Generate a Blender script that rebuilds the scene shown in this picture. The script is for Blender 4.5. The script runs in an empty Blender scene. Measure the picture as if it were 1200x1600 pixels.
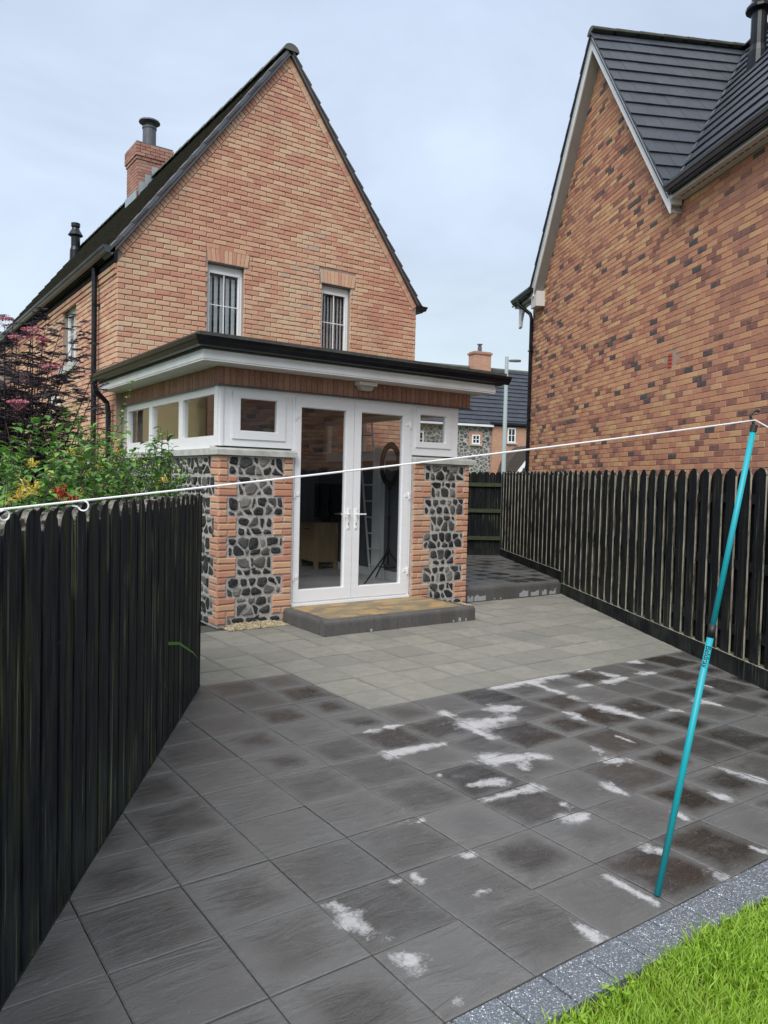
import bpy, math, random
from mathutils import Vector, Matrix, noise
random.seed(7)
S = bpy.context.scene
C = S.collection

# ------------------------------------------------------------------ camera, sky, sun, exposure
FPX, YAW, PITCH, ROLL = 1182.8, math.radians(35.228), math.radians(2.236), math.radians(1.355)
CAM = Vector((-0.699, -2.931, 1.664))
_f = Vector((math.sin(YAW)*math.cos(PITCH), math.cos(YAW)*math.cos(PITCH), -math.sin(PITCH)))
_r = Vector((math.cos(YAW), -math.sin(YAW), 0)); _u = _r.cross(_f)
_r2 = _r*math.cos(ROLL)+_u*math.sin(ROLL); _u2 = _u*math.cos(ROLL)-_r*math.sin(ROLL)
cd = bpy.data.cameras.new('camera'); cam = bpy.data.objects.new('camera', cd); C.objects.link(cam)
cam.matrix_world = Matrix(((_r2.x, _u2.x, -_f.x, CAM.x), (_r2.y, _u2.y, -_f.y, CAM.y), (_r2.z, _u2.z, -_f.z, CAM.z), (0, 0, 0, 1)))
cd.sensor_fit = 'VERTICAL'; cd.sensor_height = 24; cd.lens = FPX/1600*24
cd.clip_start = 0.05; cd.clip_end = 2000
S.camera = cam
SUN_EL, SUN_AZ = math.radians(46), math.radians(233)      # azimuth clockwise from +Y: light comes from behind and left of the camera
S.view_settings.view_transform = 'Standard'; S.view_settings.look = 'None'
S.view_settings.gamma = 1; S.view_settings.use_curve_mapping = False
S.view_settings.exposure = 1.25

def new_tree(m):
    m.use_nodes = True; nt = m.node_tree; nt.nodes.clear(); return nt
class NT:
    """small node helper"""
    def __init__(s, nt): s.nt = nt
    def n(s, typ, ins=None, **kw):
        nd = s.nt.nodes.new(typ)
        for k, v in kw.items(): setattr(nd, k, v)
        for k, v in (ins or {}).items(): s.put(nd.inputs[k], v)
        return nd
    def put(s, sock, v):
        if isinstance(v, bpy.types.NodeSocket): s.nt.links.new(v, sock)
        elif isinstance(v, bpy.types.Node): s.nt.links.new(v.outputs[0], sock)
        else: sock.default_value = v
    def math(s, op, a, b=0.0, c=0.0, clamp=False):
        nd = s.nt.nodes.new('ShaderNodeMath'); nd.operation = op; nd.use_clamp = clamp
        s.put(nd.inputs[0], a); s.put(nd.inputs[1], b); s.put(nd.inputs[2], c); return nd.outputs[0]
    def ramp(s, fac, stops, interp='LINEAR'):
        nd = s.nt.nodes.new('ShaderNodeValToRGB'); s.put(nd.inputs[0], fac); cr = nd.color_ramp; cr.interpolation = interp
        while len(cr.elements) < len(stops): cr.elements.new(0.5)
        for e, (p, c) in zip(cr.elements, stops): e.position = p; e.color = (*c, 1) if len(c) == 3 else c
        return nd.outputs[0]
    def mix(s, fac, a, b, mode='MIX'):
        nd = s.nt.nodes.new('ShaderNodeMix'); nd.data_type = 'RGBA'; nd.blend_type = mode
        s.put(nd.inputs['Factor'], fac); s.put(nd.inputs[6], a if not isinstance(a, tuple) else (*a, 1)[:4]); s.put(nd.inputs[7], b if not isinstance(b, tuple) else (*b, 1)[:4])
        return nd.outputs[2]
    def rng(s, v, a, b, c=0.0, d=1.0):
        nd = s.n('ShaderNodeMapRange', {0: v, 1: a, 2: b, 3: c, 4: d}); return nd.outputs[0]
    def noise(s, vec, scale, detail=3.0, rough=0.5, dist=0.0):
        return s.n('ShaderNodeTexNoise', {'Vector': vec, 'Scale': scale, 'Detail': detail, 'Roughness': rough, 'Distortion': dist}).outputs[0]
    def scaled(s, vec, sc):
        return s.n('ShaderNodeVectorMath', {0: vec, 1: sc}, operation='MULTIPLY').outputs[0]

world = bpy.data.worlds.new('World'); S.world = world; world.use_nodes = True
W = NT(world.node_tree); world.node_tree.nodes.clear()
sky = W.n('ShaderNodeTexSky', sky_type='NISHITA', sun_disc=False, sun_elevation=SUN_EL, sun_rotation=SUN_AZ, air_density=1.0, dust_density=3.0)
tc = W.n('ShaderNodeTexCoord')
sep = W.n('ShaderNodeSeparateXYZ', {0: tc.outputs['Generated']})
z = sep.outputs['Z']
grad = W.ramp(W.math('ADD', z, 0.0), [(0.0, (0.36, 0.405, 0.42)), (0.10, (0.335, 0.392, 0.425)), (0.30, (0.285, 0.338, 0.415)), (0.55, (0.268, 0.315, 0.395)), (1.0, (0.52, 0.55, 0.59))])
wv = W.n('ShaderNodeVectorMath', {0: tc.outputs['Generated'], 1: (1.0, 1.0, 2.2)}, operation='MULTIPLY')
cn = W.noise(wv, 2.1, 5.0, 0.55, 0.6)
cn2 = W.rng(cn, 0.3, 0.7, 0.86, 1.12)
cl = W.n('ShaderNodeVectorMath', {0: grad, 'Scale': cn2}, operation='SCALE')
cl2 = W.n('ShaderNodeVectorMath', {0: cl, 'Scale': 10.0}, operation='SCALE')
skyc = W.mix(0.97, sky.outputs[0], cl2.outputs[0])
bg = W.n('ShaderNodeBackground', {0: skyc, 1: 0.1})
W.n('ShaderNodeOutputWorld', {0: bg})
sd = bpy.data.lights.new('sun', 'SUN'); sd.energy = 1.5; sd.angle = math.radians(42); sd.color = (1, 0.965, 0.92)
so = bpy.data.objects.new('sun', sd); C.objects.link(so)
_sd = Vector((math.sin(SUN_AZ)*math.cos(SUN_EL), math.cos(SUN_AZ)*math.cos(SUN_EL), math.sin(SUN_EL)))
so.rotation_euler = _sd.to_track_quat('Z', 'Y').to_euler(); so.location = (0, -20, 30)

# ------------------------------------------------------------------ materials
def mat(name, build):
    m = bpy.data.materials.new(name); nt = new_tree(m); t = NT(nt)
    sh = build(t); o = t.n('ShaderNodeOutputMaterial'); t.put(o.inputs[0], sh.outputs[0] if isinstance(sh, bpy.types.Node) else sh)
    return m
def pbr(t, col, rough=0.8, bump=None, bstr=0.3, bdist=0.01, spec=0.5, metal=0.0, coat=0.0):
    ins = {'Base Color': col if not isinstance(col, tuple) else (*col, 1)[:4], 'Roughness': rough, 'Specular IOR Level': spec, 'Metallic': metal}
    p = t.n('ShaderNodeBsdfPrincipled', ins)
    if coat: p.inputs['Coat Weight'].default_value = coat; p.inputs['Coat Roughness'].default_value = 0.08
    if bump is not None:
        b = t.n('ShaderNodeBump', {'Height': bump, 'Strength': bstr, 'Distance': bdist}); t.put(p.inputs['Normal'], b.outputs[0])
    return p
def gpos(t): return t.n('ShaderNodeNewGeometry').outputs['Position']
def attr(t, n): return t.n('ShaderNodeAttribute', attribute_name=n).outputs['Fac']
def brick_mat(name, stops, cl_scale=0.55, cl_amt=0.35, mottle=0.35, tamp=1.0, intra=0.35):
    def b(t):
        P = gpos(t); tone = attr(t, 'tone')
        low = t.noise(P, cl_scale, 2.0)
        f = t.math('ADD', t.math('MULTIPLY_ADD', t.math('SUBTRACT', tone, 0.5), tamp, 0.5), t.math('MULTIPLY', t.math('SUBTRACT', low, 0.5), cl_amt), clamp=True)
        f = t.math('ADD', f, t.math('MULTIPLY', t.math('SUBTRACT', t.noise(P, 9.0, 3.0, 0.6), 0.5), intra), clamp=True)
        c = t.ramp(f, stops)
        n1 = t.noise(P, 28.0, 4.0, 0.65); n2 = t.noise(P, 140.0, 3.0, 0.6)
        c = t.mix(t.rng(n1, 0.35, 0.75, 0.0, mottle), c, (0.50, 0.36, 0.26))
        c = t.mix(t.rng(n2, 0.55, 0.8, 0.0, 0.5), c, (0.10, 0.055, 0.04))
        st = t.noise(t.scaled(P, (0.8, 0.8, 0.35)), 1.3, 3.0)
        c = t.mix(t.rng(st, 0.5, 0.8, 0.0, 0.30), c, (0.17, 0.12, 0.10))
        h = t.math('ADD', t.math('MULTIPLY', n1, 0.6), t.math('MULTIPLY', n2, 0.4))
        return pbr(t, c, 0.88, h, 0.55, 0.006, 0.3)
    return mat(name, b)
M = {}
M['brick_buff'] = brick_mat('brick_buff', [(0.0, (0.47, 0.215, 0.155)), (0.22, (0.52, 0.25, 0.18)), (0.45, (0.56, 0.31, 0.205)), (0.7, (0.60, 0.385, 0.26)), (0.9, (0.62, 0.44, 0.29)), (1.0, (0.47, 0.36, 0.29))], 0.6, 1.1, 0.35, 0.75)
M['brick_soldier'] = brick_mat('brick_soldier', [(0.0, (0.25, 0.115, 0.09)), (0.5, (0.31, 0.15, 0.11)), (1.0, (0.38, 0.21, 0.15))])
M['brick_multi'] = brick_mat('brick_multi', [(0.0, (0.055, 0.052, 0.06)), (0.05, (0.06, 0.055, 0.062)), (0.065, (0.20, 0.085, 0.07)), (0.17, (0.33, 0.14, 0.10)), (0.35, (0.47, 0.205, 0.125)), (0.6, (0.53, 0.255, 0.145)), (0.88, (0.57, 0.31, 0.165)), (1.0, (0.62, 0.40, 0.19))], 0.9, 0.0, 0.2, 1.0, 0.10)
M['brick_chimney'] = brick_mat('brick_chimney', [(0.0, (0.24, 0.10, 0.08)), (0.5, (0.33, 0.15, 0.12)), (1.0, (0.36, 0.2, 0.15))])
def mortar_mat(name, a, b2):
    def b(t):
        P = gpos(t); n = t.noise(P, 60.0, 4.0, 0.7); c = t.mix(n, a, b2)
        c = t.mix(t.rng(t.noise(P, 0.9, 3.0), 0.45, 0.75, 0, 0.35), c, (0.15, 0.13, 0.11))
        return pbr(t, c, 0.95, n, 0.6, 0.004, 0.2)
    return mat(name, b)
M['mortar_buff'] = mortar_mat('mortar_buff', (0.24, 0.19, 0.16), (0.38, 0.31, 0.26))
M['mortar_multi'] = mortar_mat('mortar_multi', (0.32, 0.23, 0.18), (0.48, 0.36, 0.28))
M['mortar_stone'] = mat('mortar_stone', lambda t: pbr(t, t.mix(t.noise(gpos(t), 30.0, 5.0, 0.7), (0.34, 0.32, 0.30), (0.60, 0.57, 0.53)), 0.95, t.noise(gpos(t), 22.0, 6.0, 0.7), 1.0, 0.03, 0.2))
def flint(t):
    P = gpos(t); tone = attr(t, 'tone'); n = t.noise(P, 35.0, 4.0, 0.7, 1.0)
    c = t.ramp(tone, [(0, (0.010, 0.012, 0.014)), (0.6, (0.026, 0.029, 0.032)), (0.85, (0.07, 0.07, 0.068)), (1.0, (0.20, 0.19, 0.175))])
    c = t.mix(t.rng(n, 0.52, 0.78, 0, 0.55), c, (0.13, 0.135, 0.135))
    c = t.mix(t.rng(t.noise(P, 90, 2.0), 0.66, 0.75, 0, 0.7), c, (0.45, 0.45, 0.43))
    return pbr(t, c, t.rng(n, 0.3, 0.7, 0.45, 0.8), n, 0.9, 0.014, 0.3)
M['flint'] = mat('flint', flint)
M['upvc'] = mat('upvc', lambda t: pbr(t, t.mix(t.rng(t.noise(t.scaled(gpos(t), (1, 1, 3)), 5.0, 4.0), 0.4, 0.8, 0, 0.25), (0.80, 0.81, 0.83), (0.66, 0.66, 0.64)), 0.3, spec=0.5))
M['upvc_fascia'] = mat('upvc_fascia', lambda t: pbr(t, t.mix(t.rng(t.noise(gpos(t), 3.0, 5.0), 0.4, 0.75, 0, 0.5), (0.74, 0.75, 0.76), (0.50, 0.50, 0.48)), 0.4))
M['soffit'] = mat('soffit', lambda t: pbr(t, t.mix(t.noise(gpos(t), 4.0), (0.52, 0.50, 0.47), (0.60, 0.59, 0.57)), 0.5))
M['black_plastic'] = mat('black_plastic', lambda t: pbr(t, t.mix(t.rng(t.noise(gpos(t), 6.0, 4.0), 0.4, 0.8), (0.006, 0.007, 0.010), (0.016, 0.018, 0.024)), 0.3, spec=0.3))
M['gutter_grey'] = mat('gutter_grey', lambda t: pbr(t, t.mix(t.rng(t.noise(gpos(t), 3.0, 4.0), 0.3, 0.8), (0.02, 0.024, 0.032), (0.055, 0.062, 0.075)), 0.3, spec=0.6))
M['felt'] = mat('felt', lambda t: pbr(t, t.mix(t.rng(t.noise(gpos(t), 9.0, 5.0, 0.7), 0.35, 0.7), (0.035, 0.038, 0.036), (0.075, 0.082, 0.06)), 0.85, t.noise(gpos(t), 50.0), 0.5, 0.01))
M['sill'] = mat('sill', lambda t: pbr(t, t.mix(t.rng(t.noise(gpos(t), 7.0, 5.0, 0.65), 0.35, 0.75), (0.50, 0.50, 0.47), (0.30, 0.31, 0.28)), 0.8, t.noise(gpos(t), 120.0, 2.0), 0.3, 0.003))
def glass(t, tint=(1, 1, 1), ior=1.6):
    ge = t.n('ShaderNodeNewGeometry'); cs_ = t.math('ABSOLUTE', t.n('ShaderNodeVectorMath', {0: ge.outputs['Incoming'], 1: ge.outputs['Normal']}, operation='DOT_PRODUCT').outputs['Value'])
    fr = t.math('MULTIPLY_ADD', t.math('POWER', t.math('SUBTRACT', 1.0, cs_, clamp=True), 5.0), 0.93, 0.055)
    wob = t.noise(gpos(t), 1.1, 2.0)
    b = t.n('ShaderNodeBump', {'Height': wob, 'Strength': 0.10, 'Distance': 0.03})
    g = t.n('ShaderNodeBsdfGlossy', {'Color': (1, 1, 1, 1), 'Roughness': 0.0}); t.put(g.inputs['Normal'], b.outputs[0])
    tr = t.n('ShaderNodeBsdfTransparent', {'Color': (*tint, 1)})
    f = t.math('MULTIPLY_ADD', fr, 1.45, 0.02, clamp=True)
    return t.n('ShaderNodeMixShader', {0: f, 1: tr.outputs[0], 2: g.outputs[0]})
M['glass'] = mat('glass', lambda t: glass(t, (0.90, 0.92, 0.92)))
def wood_dark(base, hi, algae, alg_amt, lo=0.0):
    def f(t):
        P = gpos(t); tone = attr(t, 'tone')
        v = t.n('ShaderNodeVectorMath', {0: t.scaled(P, (1, 1, 0.045)), 1: t.n('ShaderNodeCombineXYZ', {0: t.math('MULTIPLY', tone, 7.0)})}, operation='ADD').outputs[0]
        g = t.noise(v, 55.0, 4.0, 0.65, 0.3)
        g2 = t.noise(t.scaled(P, (1, 1, 0.10)), 14.0, 4.0, 0.6)
        c = t.mix(t.rng(g, 0.35, 0.75), base, hi)
        c = t.mix(t.math('MULTIPLY', t.rng(g2, 0.51, 0.64), alg_amt), c, algae)
        sl = t.noise(t.n('ShaderNodeVectorMath', {0: t.scaled(P, (1, 1, 0.03)), 1: (3.3, 1.7, 0)}, operation='ADD').outputs[0], 38.0, 2.0, 0.5)
        c = t.mix(t.math('MULTIPLY', t.math('MULTIPLY', t.rng(sl, 0.60, 0.66), t.rng(t.noise(P, 2.3, 2.0), 0.42, 0.58)), alg_amt), c, (0.20, 0.205, 0.11))
        c = t.mix(t.rng(t.noise(t.scaled(P, (1, 1, 0.06)), 75.0, 3.0, 0.7), 0.5, 0.62, 0, 0.5), c, (0.002, 0.003, 0.004))
        c = t.mix(t.rng(t.noise(t.scaled(P, (1, 1, 0.25)), 45.0, 5.0, 0.75), 0.66, 0.76, 0, 0.7), c, (0.20, 0.20, 0.17))
        c = t.mix(t.math('MULTIPLY', t.rng(t.n('ShaderNodeSeparateXYZ', {0: P}).outputs[2], 0.75, 0.05), t.rng(t.noise(P, 3.0, 3.0), 0.4, 0.7, 0, 0.35)), c, (0.075, 0.085, 0.07))
        return pbr(t, c, t.rng(g, 0.3, 0.7, 0.65, 0.9), g, 0.8, 0.008, 0.12)
    return f
M['fence_left'] = mat('fence_left', wood_dark((0.004, 0.0055, 0.009), (0.042, 0.046, 0.050), (0.042, 0.046, 0.024), 0.8))
M['fence_right'] = mat('fence_right', wood_dark((0.0035, 0.0045, 0.007), (0.013, 0.015, 0.018), (0.035, 0.036, 0.02), 0.35))
M['fence_edge'] = mat('fence_edge', lambda t: pbr(t, t.mix(t.rng(t.noise(t.scaled(gpos(t), (1, 1, 0.12)), 30.0, 4.0, 0.7), 0.34, 0.58), (0.03, 0.03, 0.027), (0.34, 0.32, 0.26)), 0.85, spec=0.1))
M['fence_top'] = mat('fence_top', lambda t: pbr(t, t.mix(t.rng(t.noise(gpos(t), 16.0, 4.0, 0.7), 0.46, 0.66), (0.02, 0.02, 0.018), (0.32, 0.30, 0.25)), 0.85, spec=0.1))
def slab(light):
    def f(t):
        P = gpos(t); rnd = t.n('ShaderNodeObjectInfo').outputs['Random']; E = attr(t, 'edge')
        off = t.n('ShaderNodeCombineXYZ', {0: t.math('MULTIPLY', rnd, 37.0), 1: t.math('MULTIPLY', rnd, 91.0)}).outputs[0]
        v = t.n('ShaderNodeVectorMath', {0: P, 1: off}, operation='ADD').outputs[0]
        if light:
            g = t.noise(v, 150.0, 3.0, 0.6); g2 = t.noise(v, 9.0, 4.0, 0.6); g3 = t.noise(P, 0.9, 3.0)
            c = t.mix(t.rng(g2, 0.3, 0.7), (0.26, 0.25, 0.21), (0.35, 0.335, 0.285))
            c = t.mix(t.rng(g, 0.42, 0.62, 0.0, 0.55), c, (0.10, 0.10, 0.092))
            c = t.mix(t.rng(rnd, 0, 1, 0.0, 0.5), c, (0.15, 0.148, 0.13))
            c = t.mix(t.rng(E, 0.06, 0.0, 0, 0.35), c, (0.12, 0.12, 0.105))
            c = t.mix(t.rng(g3, 0.5, 0.7, 0, 0.3), c, (0.11, 0.115, 0.11))
            h = t.math('ADD', t.math('MULTIPLY', g2, 0.7), t.math('MULTIPLY', g, 0.3))
            return pbr(t, c, 0.62, h, 0.35, 0.01, 0.35)
        # riven, wet dark slabs
        sv = t.scaled(v, (0.28, 1.0, 1.0))
        g0 = t.noise(sv, 12.0, 6.0, 0.58, 1.4); g = t.math('MULTIPLY_ADD', t.math('SUBTRACT', g0, 0.5), t.rng(t.noise(v, 3.5, 2.0), 0.38, 0.62, 0.25, 1.5), 0.5); g2 = t.noise(v, 7.0, 3.0, 0.5); g3 = t.noise(v, 170.0, 2.0, 0.6)
        big = t.noise(P, 1.3, 3.0, 0.6)
        En = t.math('ADD', E, t.math('MULTIPLY', t.math('SUBTRACT', t.noise(v, 5.0, 3.0, 0.55), 0.5), 0.30))
        En = t.math('ADD', En, t.math('MULTIPLY', t.math('SUBTRACT', t.math('FRACT', t.math('MULTIPLY', rnd, 7.3)), 0.6), 0.22))
        wet = t.math('MULTIPLY', t.rng(En, 0.0, 0.20), t.math('MULTIPLY', t.rng(g2, 0.10, 0.42), t.rng(t.n('ShaderNodeSeparateXYZ', {0: P}).outputs[0], 0.6, 3.4, 0.6, 1.25)))            # 1 in the wet middle of a slab
        wet = t.math('MULTIPLY', wet, t.rng(rnd, 0.0, 0.75, 0.15, 1.0))
        dry = t.mix(g, (0.094, 0.093, 0.090), (0.150, 0.146, 0.139))
        c = t.mix(t.math('MULTIPLY', wet, 0.95, clamp=True), dry, (0.024, 0.019, 0.015))
        c = t.mix(t.rng(g3, 0.5, 0.75, 0, 0.4), c, (0.15, 0.15, 0.15))
        c = t.mix(t.rng(big, 0.5, 0.72, 0.0, 0.4), c, (0.115, 0.118, 0.122))
        c = t.mix(t.rng(t.math('ABSOLUTE', t.math('SUBTRACT', t.noise(sv, 9.0, 3.0, 0.5, 1.5), 0.5)), 0.010, 0.0, 0, 0.22), c, (0.22, 0.22, 0.215))
        st = attr(t, 'stain_glint'); wt = attr(t, 'water')
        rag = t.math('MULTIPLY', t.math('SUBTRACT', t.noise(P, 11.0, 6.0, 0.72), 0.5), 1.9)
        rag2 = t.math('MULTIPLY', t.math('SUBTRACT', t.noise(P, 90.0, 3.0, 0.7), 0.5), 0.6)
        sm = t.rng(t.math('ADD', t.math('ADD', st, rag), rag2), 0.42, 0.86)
        c = t.mix(t.math('MULTIPLY', sm, t.rng(g3, 0.3, 0.65, 0.7, 1.0)), c, (0.44, 0.435, 0.44))  # residue and sky glints on wet slabs share this painted pale tone
        wm = t.rng(t.math('ADD', wt, rag), 0.4, 0.6)
        rough = t.math('ADD', t.rng(wet, 0.0, 1.0, 0.44, 0.25), t.math('MULTIPLY', sm, 0.3))
        rough = t.math('MULTIPLY', rough, t.math('SUBTRACT', 1.0, t.math('MULTIPLY', wm, 0.93)))
        h = t.math('ADD', t.math('MULTIPLY', g, 0.9), t.math('MULTIPLY', g3, 0.06))
        p = pbr(t, c, rough, h, 0.3, 0.02, 0.5)
        b = [l.from_node for l in t.nt.links if l.to_node == p and l.to_socket.name == 'Normal'][0]
        t.put(b.inputs['Strength'], t.math('MULTIPLY', t.math('SUBTRACT', 1.0, wm), 0.6))
        return p
    return f
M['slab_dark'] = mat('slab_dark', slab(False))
M['slab_light'] = mat('slab_light', slab(True))
M['joint'] = mat('joint', lambda t: pbr(t, t.mix(t.noise(gpos(t), 20.0), (0.035, 0.035, 0.032), (0.12, 0.118, 0.11)), 0.95))
def granite(t):
    P = gpos(t); v1 = t.n('ShaderNodeTexVoronoi', {'Vector': P, 'Scale': 240.0}).outputs['Color']
    s = t.n('ShaderNodeSeparateXYZ', {0: v1}).outputs[0]
    c = t.ramp(s, [(0, (0.085, 0.098, 0.115)), (0.6, (0.125, 0.142, 0.165)), (0.8, (0.19, 0.21, 0.235)), (0.94, (0.30, 0.33, 0.35)), (1.0, (0.75, 0.77, 0.79))])
    return pbr(t, c, t.rng(s, 0, 1, 0.45, 0.15), s, 0.3, 0.004, 0.6)
M['granite'] = mat('granite', granite)
def block(a, b2):
    def f(t):
        P = gpos(t); n = t.noise(P, 45.0, 4.0, 0.7); tone = attr(t, 'tone')
        c = t.mix(tone, a, b2); c = t.mix(t.rng(n, 0.4, 0.75, 0, 0.5), c, tuple(x*0.55 for x in a))
        return pbr(t, c, 0.6, n, 0.5, 0.005, 0.45)
    return f
M['block_dark'] = mat('block_dark', block((0.088, 0.084, 0.08), (0.112, 0.107, 0.102)))
M['block_gold'] = mat('block_gold', lambda t: pbr(t, t.mix(t.rng(t.noise(gpos(t), 60.0, 4.0, 0.7), 0.4, 0.75, 0, 0.5), t.ramp(t.math('ADD', attr(t, 'tone'), t.math('MULTIPLY', t.math('SUBTRACT', t.noise(gpos(t), 2.0, 3.0), 0.5), 0.7), clamp=True), [(0, (0.20, 0.165, 0.11)), (0.45, (0.28, 0.215, 0.12)), (0.8, (0.38, 0.265, 0.125)), (1.0, (0.46, 0.25, 0.10))]), (0.14, 0.11, 0.07)), 0.7, t.noise(gpos(t), 80.0), 0.4, 0.004))
def tile(a, b2, moss=0.0, rough=0.5):
    def f(t):
        P = gpos(t); n = t.noise(P, 7.0, 5.0, 0.65); tone = attr(t, 'tone')
        c = t.mix(t.rng(n, 0.3, 0.75), a, b2); c = t.mix(t.math('MULTIPLY', tone, 0.35), c, tuple(x*1.5 for x in b2))
        if moss: c = t.mix(t.math('MULTIPLY', t.rng(t.noise(P, 12.0, 5.0, 0.75), 0.5, 0.7), moss), c, (0.12, 0.12, 0.07))
        return pbr(t, c, t.rng(n, 0.3, 0.8, rough, rough+0.25), t.noise(P, 40.0, 4.0), 0.4, 0.006, 0.5)
    return f
M['tile_left'] = mat('tile_left', tile((0.028, 0.024, 0.023), (0.07, 0.06, 0.05), 0.5))
M['tile_right'] = mat('tile_right', tile((0.020, 0.024, 0.034), (0.036, 0.042, 0.056), 0.05, 0.42))
M['ridge'] = mat('ridge', tile((0.06, 0.062, 0.06), (0.12, 0.125, 0.11), 0.7, 0.8))
M['verge_grey'] = mat('verge_grey', lambda t: pbr(t, t.mix(t.noise(gpos(t), 8.0, 4.0), (0.055, 0.058, 0.072), (0.11, 0.115, 0.13)), 0.6))
M['lead'] = mat('lead', lambda t: pbr(t, t.mix(t.noise(gpos(t), 10.0, 4.0), (0.22, 0.26, 0.28), (0.40, 0.45, 0.47)), 0.45, metal=0.3))
M['dark_void'] = mat('dark_void', lambda t: pbr(t, (0.07, 0.075, 0.085), 0.9))
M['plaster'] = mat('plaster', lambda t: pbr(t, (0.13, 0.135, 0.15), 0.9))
M['plaster_cream'] = mat('plaster_cream', lambda t: pbr(t, (0.62, 0.50, 0.28), 0.9))
M['room_floor'] = mat('room_floor', lambda t: pbr(t, t.n('ShaderNodeTexBrick', {'Vector': gpos(t), 'Scale': 1.0, 'Mortar Size': 0.004, 'Brick Width': 0.9, 'Row Height': 0.18, 'Color1': (0.56, 0.57, 0.57, 1), 'Color2': (0.64, 0.65, 0.65, 1), 'Mortar': (0.3, 0.3, 0.3, 1)}).outputs[0], 0.35))
M['oak'] = mat('oak', lambda t: pbr(t, t.mix(t.rng(t.noise(t.scaled(gpos(t), (1, 1, 0.08)), 40.0, 4.0, 0.6, 0.5), 0.3, 0.7), (0.34, 0.23, 0.12), (0.50, 0.36, 0.21)), 0.5))
M['black_matt'] = mat('black_matt', lambda t: pbr(t, (0.012, 0.012, 0.014), 0.5))
M['screen'] = mat('screen', lambda t: pbr(t, (0.006, 0.006, 0.008), 0.12))
M['alu'] = mat('alu', lambda t: pbr(t, (0.72, 0.73, 0.74), 0.35, metal=0.4))
M['white_gloss'] = mat('white_gloss', lambda t: pbr(t, (0.82, 0.82, 0.82), 0.25))
M['blind_grey'] = mat('blind_grey', lambda t: pbr(t, (0.60, 0.64, 0.67), 0.8))
M['blind_dark'] = mat('blind_dark', lambda t: pbr(t, (0.022, 0.024, 0.028), 0.8))
M['teal'] = mat('teal', lambda t: pbr(t, t.mix(t.rng(t.noise(t.scaled(gpos(t), (1, 1, 0.3)), 30.0, 4.0), 0.5, 0.8, 0, 0.35), (0.004, 0.33, 0.39), (0.06, 0.24, 0.27)), 0.45))
M['rope'] = mat('rope', lambda t: pbr(t, (0.80, 0.79, 0.80), 0.6, t.n('ShaderNodeTexWave', {'Vector': gpos(t), 'Scale': 60.0}).outputs[0], 0.4, 0.002))
M['lamp_steel'] = mat('lamp_steel', lambda t: pbr(t, (0.40, 0.47, 0.48), 0.55))
M['terracotta_red'] = mat('terracotta_red', lambda t: pbr(t, (0.38, 0.07, 0.035), 0.6))
M['pole_steel'] = mat('pole_steel', lambda t: pbr(t, (0.35, 0.36, 0.36), 0.5, metal=0.5))
M['soil'] = mat('soil', lambda t: pbr(t, t.mix(t.noise(gpos(t), 9.0, 5.0), (0.035, 0.027, 0.018), (0.08, 0.062, 0.04)), 0.95, t.noise(gpos(t), 40.0), 0.8, 0.02))
M['field'] = mat('field', lambda t: pbr(t, t.mix(t.noise(gpos(t), 1.5, 5.0), (0.05, 0.085, 0.02), (0.09, 0.12, 0.04)), 0.95))
def leafm(a, b2, c2, trans=0.25, rough=0.45):
    def f(t):
        tone = attr(t, 'tone'); c = t.ramp(tone, [(0, a), (0.6, b2), (1.0, c2)])
        p = pbr(t, c, rough, spec=0.4); tr = t.n('ShaderNodeBsdfTranslucent', {'Color': c})
        return t.n('ShaderNodeMixShader', {0: trans, 1: p.outputs[0], 2: tr.outputs[0]})
    return f
M['leaf'] = mat('leaf', leafm((0.035, 0.11, 0.022), (0.13, 0.29, 0.05), (0.30, 0.44, 0.08)))
M['leaf_elder'] = mat('leaf_elder', leafm((0.016, 0.011, 0.017), (0.04, 0.026, 0.038), (0.085, 0.058, 0.075), 0.1))
def grassm(t):
    c = t.ramp(attr(t, 'tone'), [(0, (0.34, 0.29, 0.13)), (0.07, (0.30, 0.30, 0.08)), (0.10, (0.13, 0.26, 0.015)), (0.5, (0.25, 0.45, 0.03)), (1.0, (0.44, 0.60, 0.09))])
    c = t.mix(t.rng(t.noise(gpos(t), 5.0, 3.0), 0.45, 0.7, 0, 0.5), c, (0.30, 0.42, 0.05))
    p = pbr(t, c, 0.45, spec=0.4); tr = t.n('ShaderNodeBsdfTranslucent', {'Color': c}); return t.n('ShaderNodeMixShader', {0: 0.4, 1: p.outputs[0], 2: tr.outputs[0]})
M['grass'] = mat('grass', grassm)
M['stem'] = mat('stem', lambda t: pbr(t, (0.06, 0.045, 0.03), 0.8))
M['stem_dark'] = mat('stem_dark', lambda t: pbr(t, (0.02, 0.014, 0.014), 0.8))
M['petal_pink'] = mat('petal_pink', leafm((0.45, 0.10, 0.16), (0.62, 0.22, 0.29), (0.75, 0.42, 0.46), 0.2))
M['petal_yellow'] = mat('petal_yellow', leafm((0.55, 0.36, 0.03), (0.70, 0.55, 0.09), (0.78, 0.70, 0.35), 0.3))
M['petal_red'] = mat('petal_red', leafm((0.35, 0.02, 0.01), (0.50, 0.06, 0.03), (0.60, 0.16, 0.08), 0.3))
M['pebble'] = mat('pebble', lambda t: pbr(t, t.ramp(attr(t, 'tone'), [(0, (0.16, 0.12, 0.06)), (0.5, (0.34, 0.27, 0.15)), (1.0, (0.55, 0.50, 0.38))]), 0.6))
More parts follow.
